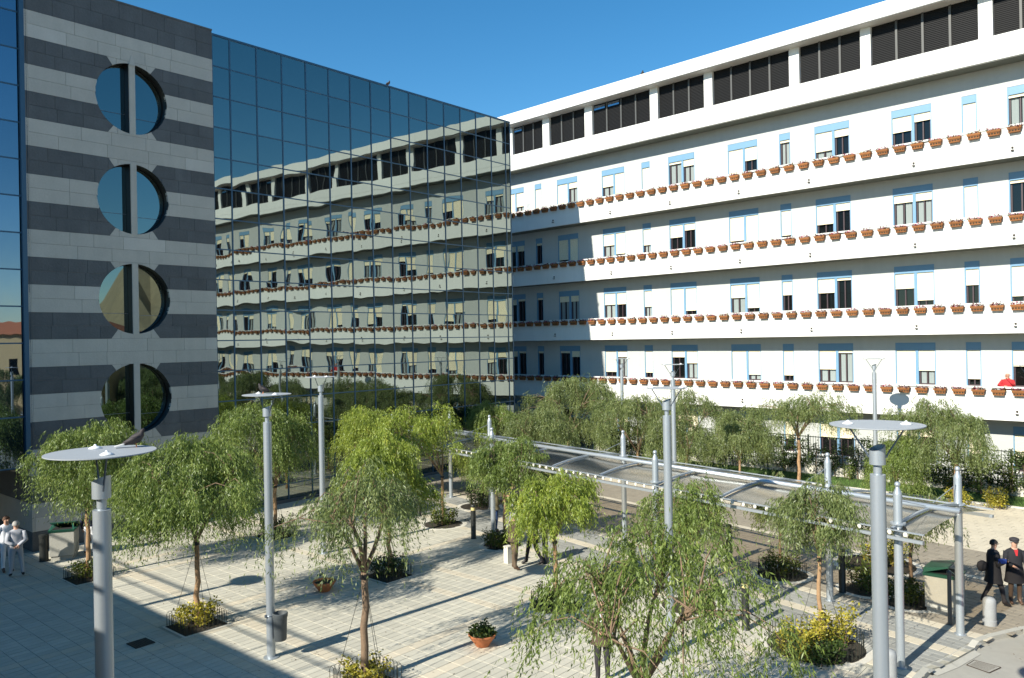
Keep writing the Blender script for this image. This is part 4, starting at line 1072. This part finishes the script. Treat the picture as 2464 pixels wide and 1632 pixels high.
# bollard lights
for i, (x, y) in enumerate([(-1.48, 27.91), (.92, 24.66), (6.58, 24.35), (8.84, 21.42), (3.28, 22.24), (5.45, 18.82), (-3.86, 31.73)]):
    nm = ['left of the slim canopy post in the centre', 'right of the standing brown-coated pair', 'on the shaded canopy path right of centre', 'just left of the big right lamp pole', 'behind the near tree crown, left of the tall middle lamp', 'in front of the large round bed, behind near leaves', 'farthest one, near the mirror glass']
    t = thing('bollard_light', 'black yellow-ringed bollard, '+nm[i], 'bollard', (x, y, 0), 0, 'black bollard lights')
    b = MB(); b.lathe([(.105, 0), (.09, .02), (.09, 1.0), (.001, 1.0)], n=18); smooth_angle(b.build('shaft', 'bollard_black', t))
    b = MB(); b.lathe([(.08, 1.0), (.08, 1.11), (.001, 1.11)], n=18); smooth_angle(b.build('light_ring', 'yellow_ring', t))
    b = MB(); b.lathe([(.09, 1.11), (.092, 1.17), (.08, 1.19), (.001, 1.19)], n=18); smooth_angle(b.build('cap', 'bollard_black', t))
for i, (x, y) in enumerate([(11.28, 18.85), (7.45, 15.85)]):
    t = tag(MB().lathe([(.155, 0), (.155, .12), (.145, .125), (.145, .54), (.135, .60), (.105, .64), (.05, .66), (.001, .665)], n=24).build('concrete_bollard', 'concrete_grey'), ['round-topped grey concrete bollard in front of the couple in dark coats', 'round-topped grey concrete bollard beside the big right lamp pole at the bottom edge'][i], 'bollard', 'concrete bollards by the road')
    t.location = (x, y, 0); smooth_angle(t)
# thin dark post beside the container
o = tag(MB().lathe([(.05, 0), (.045, 1.2), (.06, 1.21), (.06, 1.27), (.001, 1.3)], n=12).build('metal_post', 'grey_plastic'), 'short dark post between the end canopy post and the waste container', 'post'); o.location = (10.36, 18.9, 0)

# waste containers
def container(x, y, rz, label, s=.72):
    t = thing('waste_container', label, 'waste container', (x, y, 0), rz, 'concrete waste containers with green lids')
    b = MB(); b.box(-s/2, s/2, -s/2, s/2, .14, .92); b.build('body', 'concrete', t)
    b = MB(); b.box(-s/2+.03, s/2-.03, -s/2+.03, s/2-.03, 0, .125); b.build('base', 'concrete', t)
    b = MB(); taper(b, -s/2-.04, s/2+.04, -s/2-.04, s/2+.04, .92, 1.0, .03, .03)
    b.build('rim', 'green_lid', t)
    b = MB(); h_ = s/2+.02
    b.add([(-h_, -h_, 1.0), (-h_+.05, -h_, 1.0), (-h_+.12, -h_*.3, 1.17), (-h_+.07, -h_*.3, 1.17)], [(0, 1, 2, 3)])
    b.add([(h_, -h_, 1.0), (h_-.05, -h_, 1.0), (h_-.12, -h_*.3, 1.17), (h_-.07, -h_*.3, 1.17)], [(0, 3, 2, 1)])
    b.add([(-h_, h_, 1.0), (h_, h_, 1.0), (h_, h_, 1.12), (-h_, h_, 1.12), (-h_, -h_*.45, 1.22), (h_, -h_*.45, 1.22), (-h_, -h_*.45, 1.19), (h_, -h_*.45, 1.19)], [(0, 1, 2, 3), (3, 2, 5, 4), (4, 5, 7, 6), (0, 3, 4, 6), (1, 7, 5, 2), (6, 7, 1, 0)])
    b.build('lid', 'green_lid', t)
    b = MB(); b.box(-s/2+.05, s/2-.05, -s/2+.05, s/2-.1, .985, 1.003); b.build('opening', 'room_dark', t)
    return t
container(-15.05, 26.35, math.atan2(GD.y, GD.x)-R(32), 'pale concrete waste container with green lid at the foot of the stone tower')
container(10.75, 19.82, math.atan2(GD.y, GD.x), 'pale concrete waste container with green lid behind the end canopy post', .74)
o = tag(MB().lathe([(.15, 0), (.15, .02), (.135, .03), (.135, .78), (.15, .79), (.15, .86), (.12, .88), (.001, .88)], n=20).build('ashtray_bin', 'bollard_black'), 'black cylindrical ash bin left of the container at the stone tower', 'bin'); o.location = (-15.5, 25.95, 0); smooth_angle(o)
# bowls
def bowl(x, y, label, leafy, seed):
    t = thing('planter_bowl', label, 'planter', (x, y, 0), 0, 'terracotta bowls')
    b = MB(); b.lathe([(.14, 0), (.16, .02), (.20, .09), (.28, .19), (.31, .25), (.325, .255), (.325, .285), (.30, .285), (.28, .23), (.001, .22)], n=28); smooth_angle(b.build('bowl', 'terracotta', t))
    b = MB(); b.lathe([(.275, .2), (.275, .235), (.001, .245)], n=20); b.build('soil', 'soil', t)
    r_ = np.random.default_rng(seed)
    C = [(.2*math.cos(a), .2*math.sin(a)*.9, .30) for a in np.linspace(0, 6, 9)]+[(0, 0, .34), (-.1, .05, .38), (.05, .1, .42)] if leafy else [(-.12, .1, .3), (-.15, .12, .38)]
    leaves('foliage', puffs(r_, C, (.05, .05, .06), 60 if leafy else 12, (.05, .11)), 'leaf_dark', t)
bowl(-.80, 18.1, 'terracotta bowl planted with a bushy dark green plant, bottom centre', True, 3)
bowl(-5.42, 22.3, 'almost empty terracotta bowl left of the forked tree', False, 4)
o = tag(MB().box(-.10, .10, -.10, .10, 0, .50).box(-.11, .11, -.11, .11, .50, .53).build('stone_block', 'kerb_stone'), 'small pale block behind the legs of the brown-coated person', 'block'); o.location = (-.24, 24.8, 0); o.rotation_euler = (0, 0, .7)
# drain and manhole covers
def cover(pts, z, label, m_, name, fr_='iron'):
    P = [Vector((x, y, z)) for x, y in pts]; c = sum(P, Vector())/4
    t = thing(name, label, 'cover', (c.x, c.y, 0))
    P = [p-Vector((c.x, c.y, 0)) for p in P]
    b = MB(); b.add(P+[p+Z*.012 for p in P], [(4, 5, 6, 7), (0, 1, 5, 4), (1, 2, 6, 5), (2, 3, 7, 6), (3, 0, 4, 7)]); b.build('plate', m_, t)
    b = MB()
    for k in range(4):
        p, q = P[k]*1.05, P[(k+1) % 4]*1.05; p.z = q.z = z+.008; b.tube([p, q], .012, 4)
    b.build('frame', fr_, t)
    b = MB()
    for k in range(1, 8):
        u = k/8; p = P[0].lerp(P[1], u); q = P[3].lerp(P[2], u); b.tube([p.lerp(q, .08)+Z*.013, p.lerp(q, .92)+Z*.013], .005, 4)
    b.build('ridge', fr_, t)
cover([(-9.17, 18.57), (-8.90, 18.90), (-8.56, 18.63), (-8.83, 18.29)], .004, 'dark iron drain cover in the shaded paving left of the square bed', 'iron', 'drain_cover')
cover([(9.58, 16.83), (9.86, 17.05), (10.18, 16.68), (9.80, 16.44)], -.108, 'grey manhole cover in the road at lower right', 'road', 'manhole_cover')

# ------------------------------------------------------------------ people
def person(x, y, rz, label, h=1.68, top='cloth_dark', legs='cloth_dark', shoe='shoe', hair='hair_grey', hat=None, coat=None, coat_z=.45, arms='down', stance='stand', group=None, bag=None, stick=False, skin='skin', z0=0., bald=False, stout=1., sleeves=None, scarf=None):
    t = thing('person', label, 'person', (x, y, z0), rz, group); k = h/1.7
    if stance == 'stride': fl, fr_ = (-.11, -.22, .07), (.12, .24, .07); kl, kr = (-.10, -.14, .50), (.11, .06, .50)
    elif stance == 'apart': fl, fr_ = (-.16, .03, .07), (.15, -.05, .07); kl, kr = (-.13, -.03, .50), (.12, -.04, .50)
    else: fl, fr_ = (-.10, .0, .07), (.10, -.03, .07); kl, kr = (-.10, -.02, .50), (.10, -.03, .50)
    V = {'pel': (0, 0, .92, .125), 'wai': (0, .0, 1.05, .125), 'che': (0, .01, 1.25, .145), 'nk0': (0, .015, 1.42, .085), 'nk': (0, .0, 1.48, .055), 'hd0': (0, -.015, 1.555, .075), 'hd1': (0, -.01, 1.63, .088), 'hd2': (0, 0, 1.68, .06),
         'hpl': (-.09, 0, .87, .10), 'hpr': (.09, 0, .87, .10), 'kl': (*kl, .068), 'kr': (*kr, .068), 'al': (fl[0], fl[1]+.02, .12, .045), 'ar': (fr_[0], fr_[1]+.02, .12, .045),
         'tl': (fl[0]*1.15, fl[1]-.13, .035, .038), 'tr': (fr_[0]*1.15, fr_[1]-.13, .035, .038), 'hl_': (fl[0], fl[1]+.05, .05, .04), 'hr_': (fr_[0], fr_[1]+.05, .05, .04)}
    A = {'down': ((-.185, .01, 1.37), (-.24, .02, 1.12), (-.23, -.05, .88), (.185, .01, 1.37), (.24, .02, 1.12), (.23, -.05, .88)),
         'fold': ((-.185, .01, 1.37), (-.25, -.03, 1.12), (-.03, -.22, 1.13), (.185, .01, 1.37), (.25, -.03, 1.12), (.03, -.23, 1.17)),
         'back': ((-.185, .01, 1.37), (-.25, .10, 1.13), (-.05, .18, 1.0), (.185, .01, 1.37), (.25, .10, 1.13), (.05, .18, 1.0)),
         'chin': ((-.185, .01, 1.37), (-.30, -.12, 1.18), (-.02, -.26, 1.16), (.185, .01, 1.37), (.30, -.12, 1.18), (.07, -.17, 1.47)),
         'stick': ((-.185, .01, 1.37), (-.24, -.03, 1.12), (-.12, -.22, 1.05), (.185, .01, 1.37), (.26, .0, 1.12), (.30, -.14, .90))}[arms]
    for n_, p in zip(('sl', 'el', 'wl', 'sr', 'er', 'wr'), A): V[n_] = (*p, {'s': .062, 'e': .048, 'w': .034}[n_[0]])
    for s_ in 'lr':
        e = Vector(V['e'+s_][:3]); w_ = Vector(V['w'+s_][:3]); dd = (w_-e).normalized(); V['p'+s_] = (*(w_+dd*.07), .030); V['q'+s_] = (*(w_+dd*.10), .024)
    E = [('pel', 'wai'), ('wai', 'che'), ('che', 'nk0'), ('nk0', 'nk'), ('nk', 'hd0'), ('hd0', 'hd1'), ('hd1', 'hd2'), ('pel', 'hpl'), ('pel', 'hpr'), ('hpl', 'kl'), ('kl', 'al'), ('al', 'hl_'), ('al', 'tl'), ('hpr', 'kr'), ('kr', 'ar'), ('ar', 'hr_'), ('ar', 'tr'),
         ('nk0', 'sl'), ('sl', 'el'), ('el', 'wl'), ('wl', 'pl'), ('pl', 'ql'), ('nk0', 'sr'), ('sr', 'er'), ('er', 'wr'), ('wr', 'pr'), ('pr', 'qr')]
    names = list(V); idx = {n_: i for i, n_ in enumerate(names)}
    me = bpy.data.meshes.new('tmp'); me.from_pydata([tuple(c*k for c in V[n_][:3]) for n_ in names], [(idx[a], idx[b_]) for a, b_ in E], [])
    ob = bpy.data.objects.new('tmp', me); COL.objects.link(ob)
    md = ob.modifiers.new('s', 'SKIN'); md.use_smooth_shade = True
    for n_, vv in V.items():
        sv = me.skin_vertices[0].data[idx[n_]]; r_ = vv[3]*k
        wide = 1.28*stout if n_ in ('che', 'wai', 'pel') else 1; sv.radius = (r_*wide, r_*(1 if n_ not in ('che', 'wai', 'pel') else .82*stout)); sv.use_root = n_ == 'pel'
    s2 = ob.modifiers.new('u', 'SUBSURF'); s2.levels = s2.render_levels = 2
    dg = bpy.context.evaluated_depsgraph_get(); dg.update(); bmh = bpy.data.meshes.new_from_object(ob.evaluated_get(dg))
    bpy.data.objects.remove(ob)
    # clothing by nearest bone
    segs = []
    for a, b_ in E:
        if a in ('nk', 'hd0', 'hd1') or b_ in ('pl', 'pr', 'ql', 'qr', 'nk'): mt = 0
        elif a in ('al', 'ar') : mt = 3
        elif b_ in ('hpl', 'hpr', 'kl', 'kr', 'al', 'ar'): mt = 2
        else: mt = 1
        segs.append((Vector(V[a][:3])*k, Vector(V[b_][:3])*k, mt))
    for q in (skin, top, legs, shoe): bmh.materials.append(MATS[q])
    co = np.array([p.center[:] for p in bmh.polygons]); best = np.full(len(co), 9.); mi = np.zeros(len(co), int)
    for a, b_, mt in segs:
        a, b_ = np.array(a), np.array(b_); ab_ = b_-a; u = np.clip(((co-a)@ab_)/(ab_@ab_), 0, 1); d_ = np.linalg.norm(co-(a+u[:, None]*ab_), axis=1)
        mi = np.where(d_ < best, mt, mi); best = np.minimum(best, d_)
    bmh.polygons.foreach_set('material_index', mi); bmh.polygons.foreach_set('use_smooth', [True]*len(co)); bmh.name = 'body'
    link('body', bmh, t)
    hc = Vector((0, -.012, 1.615))*k
    # face: nose and eyes
    b = MB(); b.add([hc+Vector((-.014, -.082, -.03))*k, hc+Vector((.014, -.082, -.03))*k, hc+Vector((0, -.118, -.03))*k, hc+Vector((0, -.085, .015))*k], [(0, 2, 3), (2, 1, 3), (0, 1, 2)]); b.build('nose', skin, t)
    for s_ in (-1, 1):
        b = MB(); b.lathe([(.001, -.007*k), (.010*k, 0), (.001, .007*k)], hc+Vector((s_*.032, -.086, .012))*k, 8); b.build('eye', 'hair_black', t)
        b = MB(); b.lathe([(.001, -.028*k), (.014*k, 0), (.001, .03*k)], hc+Vector((s_*.087, .0, -.005))*k, 6); b.build('ear', skin, t)
    b = MB(); prof = []
    n_ = 16
    for i in range(9):
        q = math.pi/2*i/8
        for j in range(n_):
            a = 2*math.pi*j/n_; front = max(0, -math.sin(a)); lim = .75+.0*front
            rr_ = .098*math.cos(q*.98); zz = .105*math.sin(q)+(.045*front if i == 0 else 0)-(.03*(1-front) if i == 0 else 0)
            b.v.append(tuple(hc+Vector((rr_*math.cos(a), rr_*math.sin(a)+.008, zz+.005))*k))
    for i in range(8):
        for j in range(n_): j2 = (j+1) % n_; b.f.append((i*n_+j, i*n_+j2, (i+1)*n_+j2, (i+1)*n_+j)); b.mi.append(0)
    if not bald: b.build('hair', hair, t, True)
    else:
        b = MB(); b.tube([hc+Vector((.093*math.cos(a), .01+.093*math.sin(a), -.01))*k for a in [R(q) for q in range(-20, 201, 20)]], .016*k, 6); b.build('hair', hair, t, True)
    if hat:
        b = MB(); c = hc+Vector((0, .005, .05))*k; b.lathe([(.10*k, -.01*k), (.118*k, .02*k), (.11*k, .06*k), (.06*k, .085*k), (.001, .09*k)], c, 18)
        b.add([c+Vector((x_, y_, z_))*k for x_, y_, z_ in ((-.075, -.09, 0), (.075, -.09, 0), (.05, -.155, -.015), (-.05, -.155, -.015), (-.075, -.09, .012), (.075, -.09, .012), (.05, -.155, -.005), (-.05, -.155, -.005))], [(3, 2, 1, 0), (4, 5, 6, 7), (3, 7, 6, 2), (0, 4, 7, 3), (1, 2, 6, 5)])
        b.build('cap', hat, t, True)
    if coat:
        b = MB(); n_ = 20; rings = [(1.44, .10, .085), (1.40, .185, .115), (1.30, .205, .14), (1.15, .19, .14), (1.02, .19, .145), (.88, .215, .16), (.70, .23, .175), (coat_z, .25, .20)]
        rings = [q for q in rings if q[0] >= coat_z]
        for (z, rx_, ry_) in rings:
            for j in range(n_):
                a = 2*math.pi*j/n_; wv = 1+.035*math.sin(a*5+z*3)*(1 if z < 1 else 0)
                b.v.append((rx_*math.cos(a)*k*wv*stout, (ry_*math.sin(a)*wv*stout+.01)*k, z*k))
        for i in range(len(rings)-1):
            for j in range(n_): j2 = (j+1) % n_; b.f.append((i*n_+j, (i+1)*n_+j, (i+1)*n_+j2, i*n_+j2)); b.mi.append(0)
        b.build('coat', coat, t, True)
    if sleeves or coat:
        for s_ in 'lr':
            b = MB(); P = [Vector(V[q+s_][:3])*k for q in ('s', 'e', 'w')]; b.tube([P[0].lerp(P[1], -.05), P[0].lerp(P[1], .5), P[1], P[1].lerp(P[2], .5), P[2]], [.078*k, .070*k, .064*k, .056*k, .05*k], 10); b.build('sleeve', sleeves or coat, t, True)
    # fingers
    for s_ in 'lr':
        w_ = Vector(V['w'+s_][:3])*k; q_ = Vector(V['q'+s_][:3])*k; dd = (q_-w_).normalized(); sd = dd.cross(Vector((0, 1, 0)) if abs(dd.y) < .8 else Z).normalized(); b = MB()
        for j in range(4):
            o_ = sd*(j-1.5)*.017*k; ln = (.055, .065, .06, .048)[j]*k; b.tube([q_-dd*.02+o_, q_+dd*ln*.5+o_, q_+dd*ln*.8+o_-Vector((0, .01, 0))], [.009*k, .008*k, .006*k], 5)
        b.tube([w_+dd*.04-sd*.028*k, w_+dd*.075-sd*.05*k], [.010*k, .008*k], 5); b.build('fingers', skin, t, True)
    if scarf: b = MB(); b.add([Vector(v)*k for v in ((-.05, -.10, 1.45), (.05, -.10, 1.45), (.02, -.145, 1.30), (-.02, -.145, 1.30))], [(0, 3, 2, 1)]); b.build('scarf', scarf, t)
    return t
def face(tx, ty, x, y): return math.atan2(ty-y, tx-x)+math.pi/2      # local -y looks at the target
person(-15.95, 24.75, face(-15.0, 24.0, -15.95, 24.75), 'person in white tunic and trousers, half hidden behind the grey-haired one at far left', top='cloth_white', legs='cloth_white', hair='hair_brown', shoe='shoe_brown', h=1.74, arms='back', stout=1.05, sleeves='cloth_white')
person(-15.3, 24.2, face(-16.3, 25.6, -15.3, 24.2), 'grey-haired person in pale grey clothes seen from behind at far left', top='cloth_palegrey', legs='cloth_palegrey', hair='hair_grey', h=1.70, arms='back', stout=1.12, sleeves='cloth_palegrey', stance='apart')
person(-14.35, 26.6, face(-14.5, 30, -14.35, 26.6), 'red-haired person in a navy sweater and white trousers behind the far left tree', top='cloth_navy', legs='cloth_white', hair='hair_red', h=1.70, stance='apart', sleeves='cloth_navy')
person(-.05, 24.0, face(1.5, 24.6, -.05, 24.0), 'person in a brown jacket and taupe trousers standing by the yellow-green tree', top='cloth_brown', legs='cloth_taupe', shoe='shoe_brown', coat='cloth_brown', coat_z=.88, hair='hair_grey', h=1.74, arms='fold')
person(.55, 24.55, face(-1.5, 24.0, .55, 24.55), 'person in a black coat facing the brown jacket behind the yellow-green tree', top='cloth_black', legs='cloth_black', coat='cloth_black', coat_z=.70, hair='hair_brown', h=1.72, stance='stride')
person(-.72, 28.75, face(1.0, 29.2, -.72, 28.75), 'person in an olive cap, checked brown jacket and blue jeans by the slim centre tree', top='cloth_brown', legs='cloth_jeans', coat='cloth_olive', coat_z=.9, hat='cloth_olive', h=1.62, arms='fold')
person(-.05, 29.6, face(-1.0, 28.6, -.05, 29.6), 'person in a black jacket and grey trousers behind the slim centre tree', top='cloth_black', legs='cloth_palegrey', coat='cloth_black', coat_z=.92, hair='hair_black', h=1.70, arms='fold')
person(1.72, 16.0, face(.6, 12, 1.72, 16.0), 'bald person in a dark open jacket and pale shirt glimpsed through the near tree', top='cloth_brown', legs='cloth_dark', hair='hair_grey', bald=True, h=1.70, arms='fold', coat='cloth_brown', coat_z=.82, scarf='cloth_white')
person(12.22, 20.2, face(13.4, 19.9, 12.22, 20.2), 'dark-haired person in a black coat with a blue bag, arm in arm at far right', top='cloth_black', legs='cloth_dark', coat='cloth_black', coat_z=.62, hair='hair_black', h=1.66, arms='fold', stance='stride', stout=1.1)
person(12.78, 20.25, face(12.2, 17.0, 12.78, 20.25), 'elderly person in flat cap and long black coat holding a walking stick', top='cloth_black', legs='cloth_brown', coat='cloth_black', coat_z=.58, hat='cloth_dark', hair='hair_grey', h=1.66, arms='stick', shoe='shoe_brown', scarf='cloth_red')
pq = F(23.84, .42, 3.42)
person(pq.x, pq.y, math.atan2(FN.y, FN.x)+math.pi/2-.15, 'bald person in a red robe leaning on the lowest balcony rail', top='skin_tan', legs='cloth_red', coat='cloth_red', coat_z=.62, hair='hair_grey', bald=True, h=1.74, arms='chin', z0=pq.z, stout=1.25, skin='skin_tan', sleeves='cloth_red')
o = tag(MB().lathe([(.001, -.14), (.09, -.12), (.14, 0), (.11, .1), (.04, .14), (.001, .14)], n=14, sy=.55).build('shoulder_bag', 'cloth_black', None, True), 'round black shoulder bag carried by the dark-haired person at far right', 'bag'); o.location = (11.93, 20.22, 1.0)
o = tag(MB().box(-.12, .12, -.03, .03, -.05, .06).build('folded_scarf', 'cloth_blue'), 'bright blue cloth over the arm of the dark-haired person at far right', 'cloth'); o.location = (12.28, 19.97, 1.18); o.rotation_euler = (0, .1, .2)
b = MB(); b.tube([(13.02, 20.02, .90), (13.06, 19.98, .01)], .012, 6); b.tube([(12.95, 20.06, .90), (13.02, 20.02, .92), (13.07, 20.0, .89)], .014, 6)
tag(b.build('walking_stick', 'cloth_red'), 'dark red walking stick held by the person in the flat cap', 'walking stick')

# birds
def bird(p, rz, label, s=1., white=True):
    t = thing('pigeon', label, 'bird', p, rz)
    b = MB(); b.tube([(0, .15, .035), (0, .10, .055), (0, .04, .085), (0, -.03, .11), (0, -.075, .15), (0, -.085, .185), (0, -.10, .195), (0, -.118, .19)], [.012, .03, .055, .062, .042, .028, .024, .008], 10)
    for v in range(len(b.v)): b.v[v] = (b.v[v][0]*s*1.05, b.v[v][1]*s*.82, b.v[v][2]*s)
    b.build('body', 'feather', t, True)
    b = MB(); b.add([Vector(v)*s for v in ((-.03, .12, .05), (.03, .12, .05), (.045, .23, .02), (-.045, .23, .02), (-.03, .12, .04), (.03, .12, .04), (.045, .23, .012), (-.045, .23, .012))], [(0, 1, 2, 3), (7, 6, 5, 4), (0, 3, 7, 4), (1, 5, 6, 2), (3, 2, 6, 7)]); b.build('tail', 'feather_white' if white else 'feather', t)
    for s_ in (-1, 1):
        b = MB(); b.tube([(s_*.05*s, -.04*s, .12*s), (s_*.058*s, .04*s, .095*s), (s_*.03*s, .14*s, .055*s)], [.02*s, .03*s, .006*s], 6); b.build('wing', 'feather', t, True)
        b = MB(); b.tube([(s_*.02*s, 0, .06*s), (s_*.022*s, -.005*s, 0)], .005*s, 4); b.build('leg', 'terracotta', t)
bird((-4.20, 8.78, 5.882), R(112), 'dark pigeon with a white tail perched on the nearest left lamp disc', .95)
bird((-5.63, 17.8, 5.882), R(-60), 'dark pigeon on the disc of the slim lamp with the litter bin', 1.1, False)
q = Gp(-9.1, 0, 19.87); bird(tuple(q), R(60), 'small bird on the top edge of the mirror-glass block', 1.1, False)
q = F(5.3, -.1, 22.64); bird(tuple(q), R(0), 'small bird on the roof edge of the white building', 1.3, False)
q = F(-4.75, .4, 15.5)
# small satellite dish on the top balcony
t = thing('satellite_dish', 'small grey satellite dish on the highest balcony near the glass corner', 'satellite dish', tuple(F(-4.7, .5, 15.7)))
b = MB(); b.tube([(0, 0, 0), (0, 0, .45)], .02, 6); b.build('mast', 'steel', t)
b = MB(); b.lathe([(.001, 0), (.12, .01), (.2, .05), (.21, .05), (.12, -.005), (.001, -.012)], n=16)
o = b.build('dish', 'disc_grey', t, True); o.rotation_euler = (R(75), 0, R(-20)); o.location = (0, 0, .5)

# red car whose corner shows at the lower right edge
t = thing('red_car', 'red car almost wholly outside the frame, its corner at the lower right edge', 'car', (12.95, 16.1, -.11), R(-35))
st_ = [(-2.0, .30, .55, .62, .0), (-1.9, .26, .80, .78, .0), (-1.2, .22, .92, .84, .0), (-.75, .22, .95, .85, .0), (.9, .22, .97, .85, .0), (1.5, .24, .96, .83, .0), (1.95, .28, .88, .76, .0), (2.02, .34, .60, .62, .0)]
b = MB()
for x, z0_, z1_, w_, _ in st_:
    for s_ in ((-1, z0_), (-1.02, (z0_+z1_)*.5), (-.92, z1_-.02), (-.4, z1_+.03), (.4, z1_+.03), (.92, z1_-.02), (1.02, (z0_+z1_)*.5), (1, z0_)): b.v.append((x, s_[0]*w_, s_[1]))
for i in range(len(st_)-1):
    for k in range(7): b.f.append((i*8+k, i*8+k+1, i*8+k+9, i*8+k+8)); b.mi.append(0)
b.f += [tuple(range(8))[::-1], tuple(range(56, 64))]; b.mi += [0, 0]
o = b.build('body', 'red_paint', t, True); md = o.modifiers.new('s', 'SUBSURF'); md.levels = md.render_levels = 2
b = MB(); cab = [(-1.15, .90, .74), (-.55, 1.36, .60), (.75, 1.42, .60), (1.45, .96, .70)]
for x, z, w_ in cab: b.v += [(x, -w_, z), (x, w_, z), (x, -w_-.04, .88), (x, w_+.04, .88)]
b.add([(0, 0, 0)], []); 
b.f += [(0, 4, 5, 1), (8, 12, 13, 9), (2, 6, 4, 0), (6, 10, 8, 4), (10, 14, 12, 8), (1, 5, 7, 3), (5, 9, 11, 7), (9, 13, 15, 11)]; b.mi += [0]*8
b.build('side_window', 'window_glass', t, False)
b = MB(); b.box(-.62, .82, -.63, .63, 1.375, 1.43); o = b.build('roof', 'red_paint', t); md = o.modifiers.new('b', 'BEVEL'); md.width = .03; md.segments = 2
for x in (-1.25, 1.25):
    for s_ in (-1, 1):
        b = MB(); b.tube([(x, s_*.70, .31), (x, s_*.86, .31)], .31, 20); w_ = b.build('wheel', 'tyre', t)
        b = MB(); b.tube([(x, s_*.855, .31), (x, s_*.875, .31)], .19, 14); b.build('rim', 'steel', w_)
b = MB(); b.box(-1.95, 1.95, -.7, .7, .2, .36); b.build('underbody', 'tyre', t)
# fallen leaves on the paving
k = 900; r_ = np.random.default_rng(5); P = []
tb = [(q['x'], q['y']) for q in trees if q['y'] < 31]+[(1.9, 12.3)]
for i in range(k):
    x, y = tb[r_.integers(len(tb))]; a_ = r_.uniform(0, 6.28); rr_ = abs(r_.normal(0, 2.2))+.5; P.append((x+rr_*math.cos(a_), y+rr_*math.sin(a_), .006))
P = np.array(P); a_ = r_.uniform(0, 6.28, k); L1 = np.stack([np.cos(a_), np.sin(a_), r_.uniform(-.1, .3, k)], 1)*.035; L2 = np.stack([-np.sin(a_), np.cos(a_), r_.uniform(0, .2, k)], 1)*.010
tag(link('fallen_leaves', np_mesh('fallen_leaves', np.stack([P-L1, P+L2, P+L1, P-L2+[0, 0, .004]], 1).reshape(-1, 3), np.arange(k*4).reshape(-1, 4), 'cloth_taupe')), 'small brown fallen leaves scattered on the paving below the trees', 'leaves', kind='stuff')

# clean labels that have no group neighbours
bpy.context.view_layer.update()
print('objects', len(COL.objects))
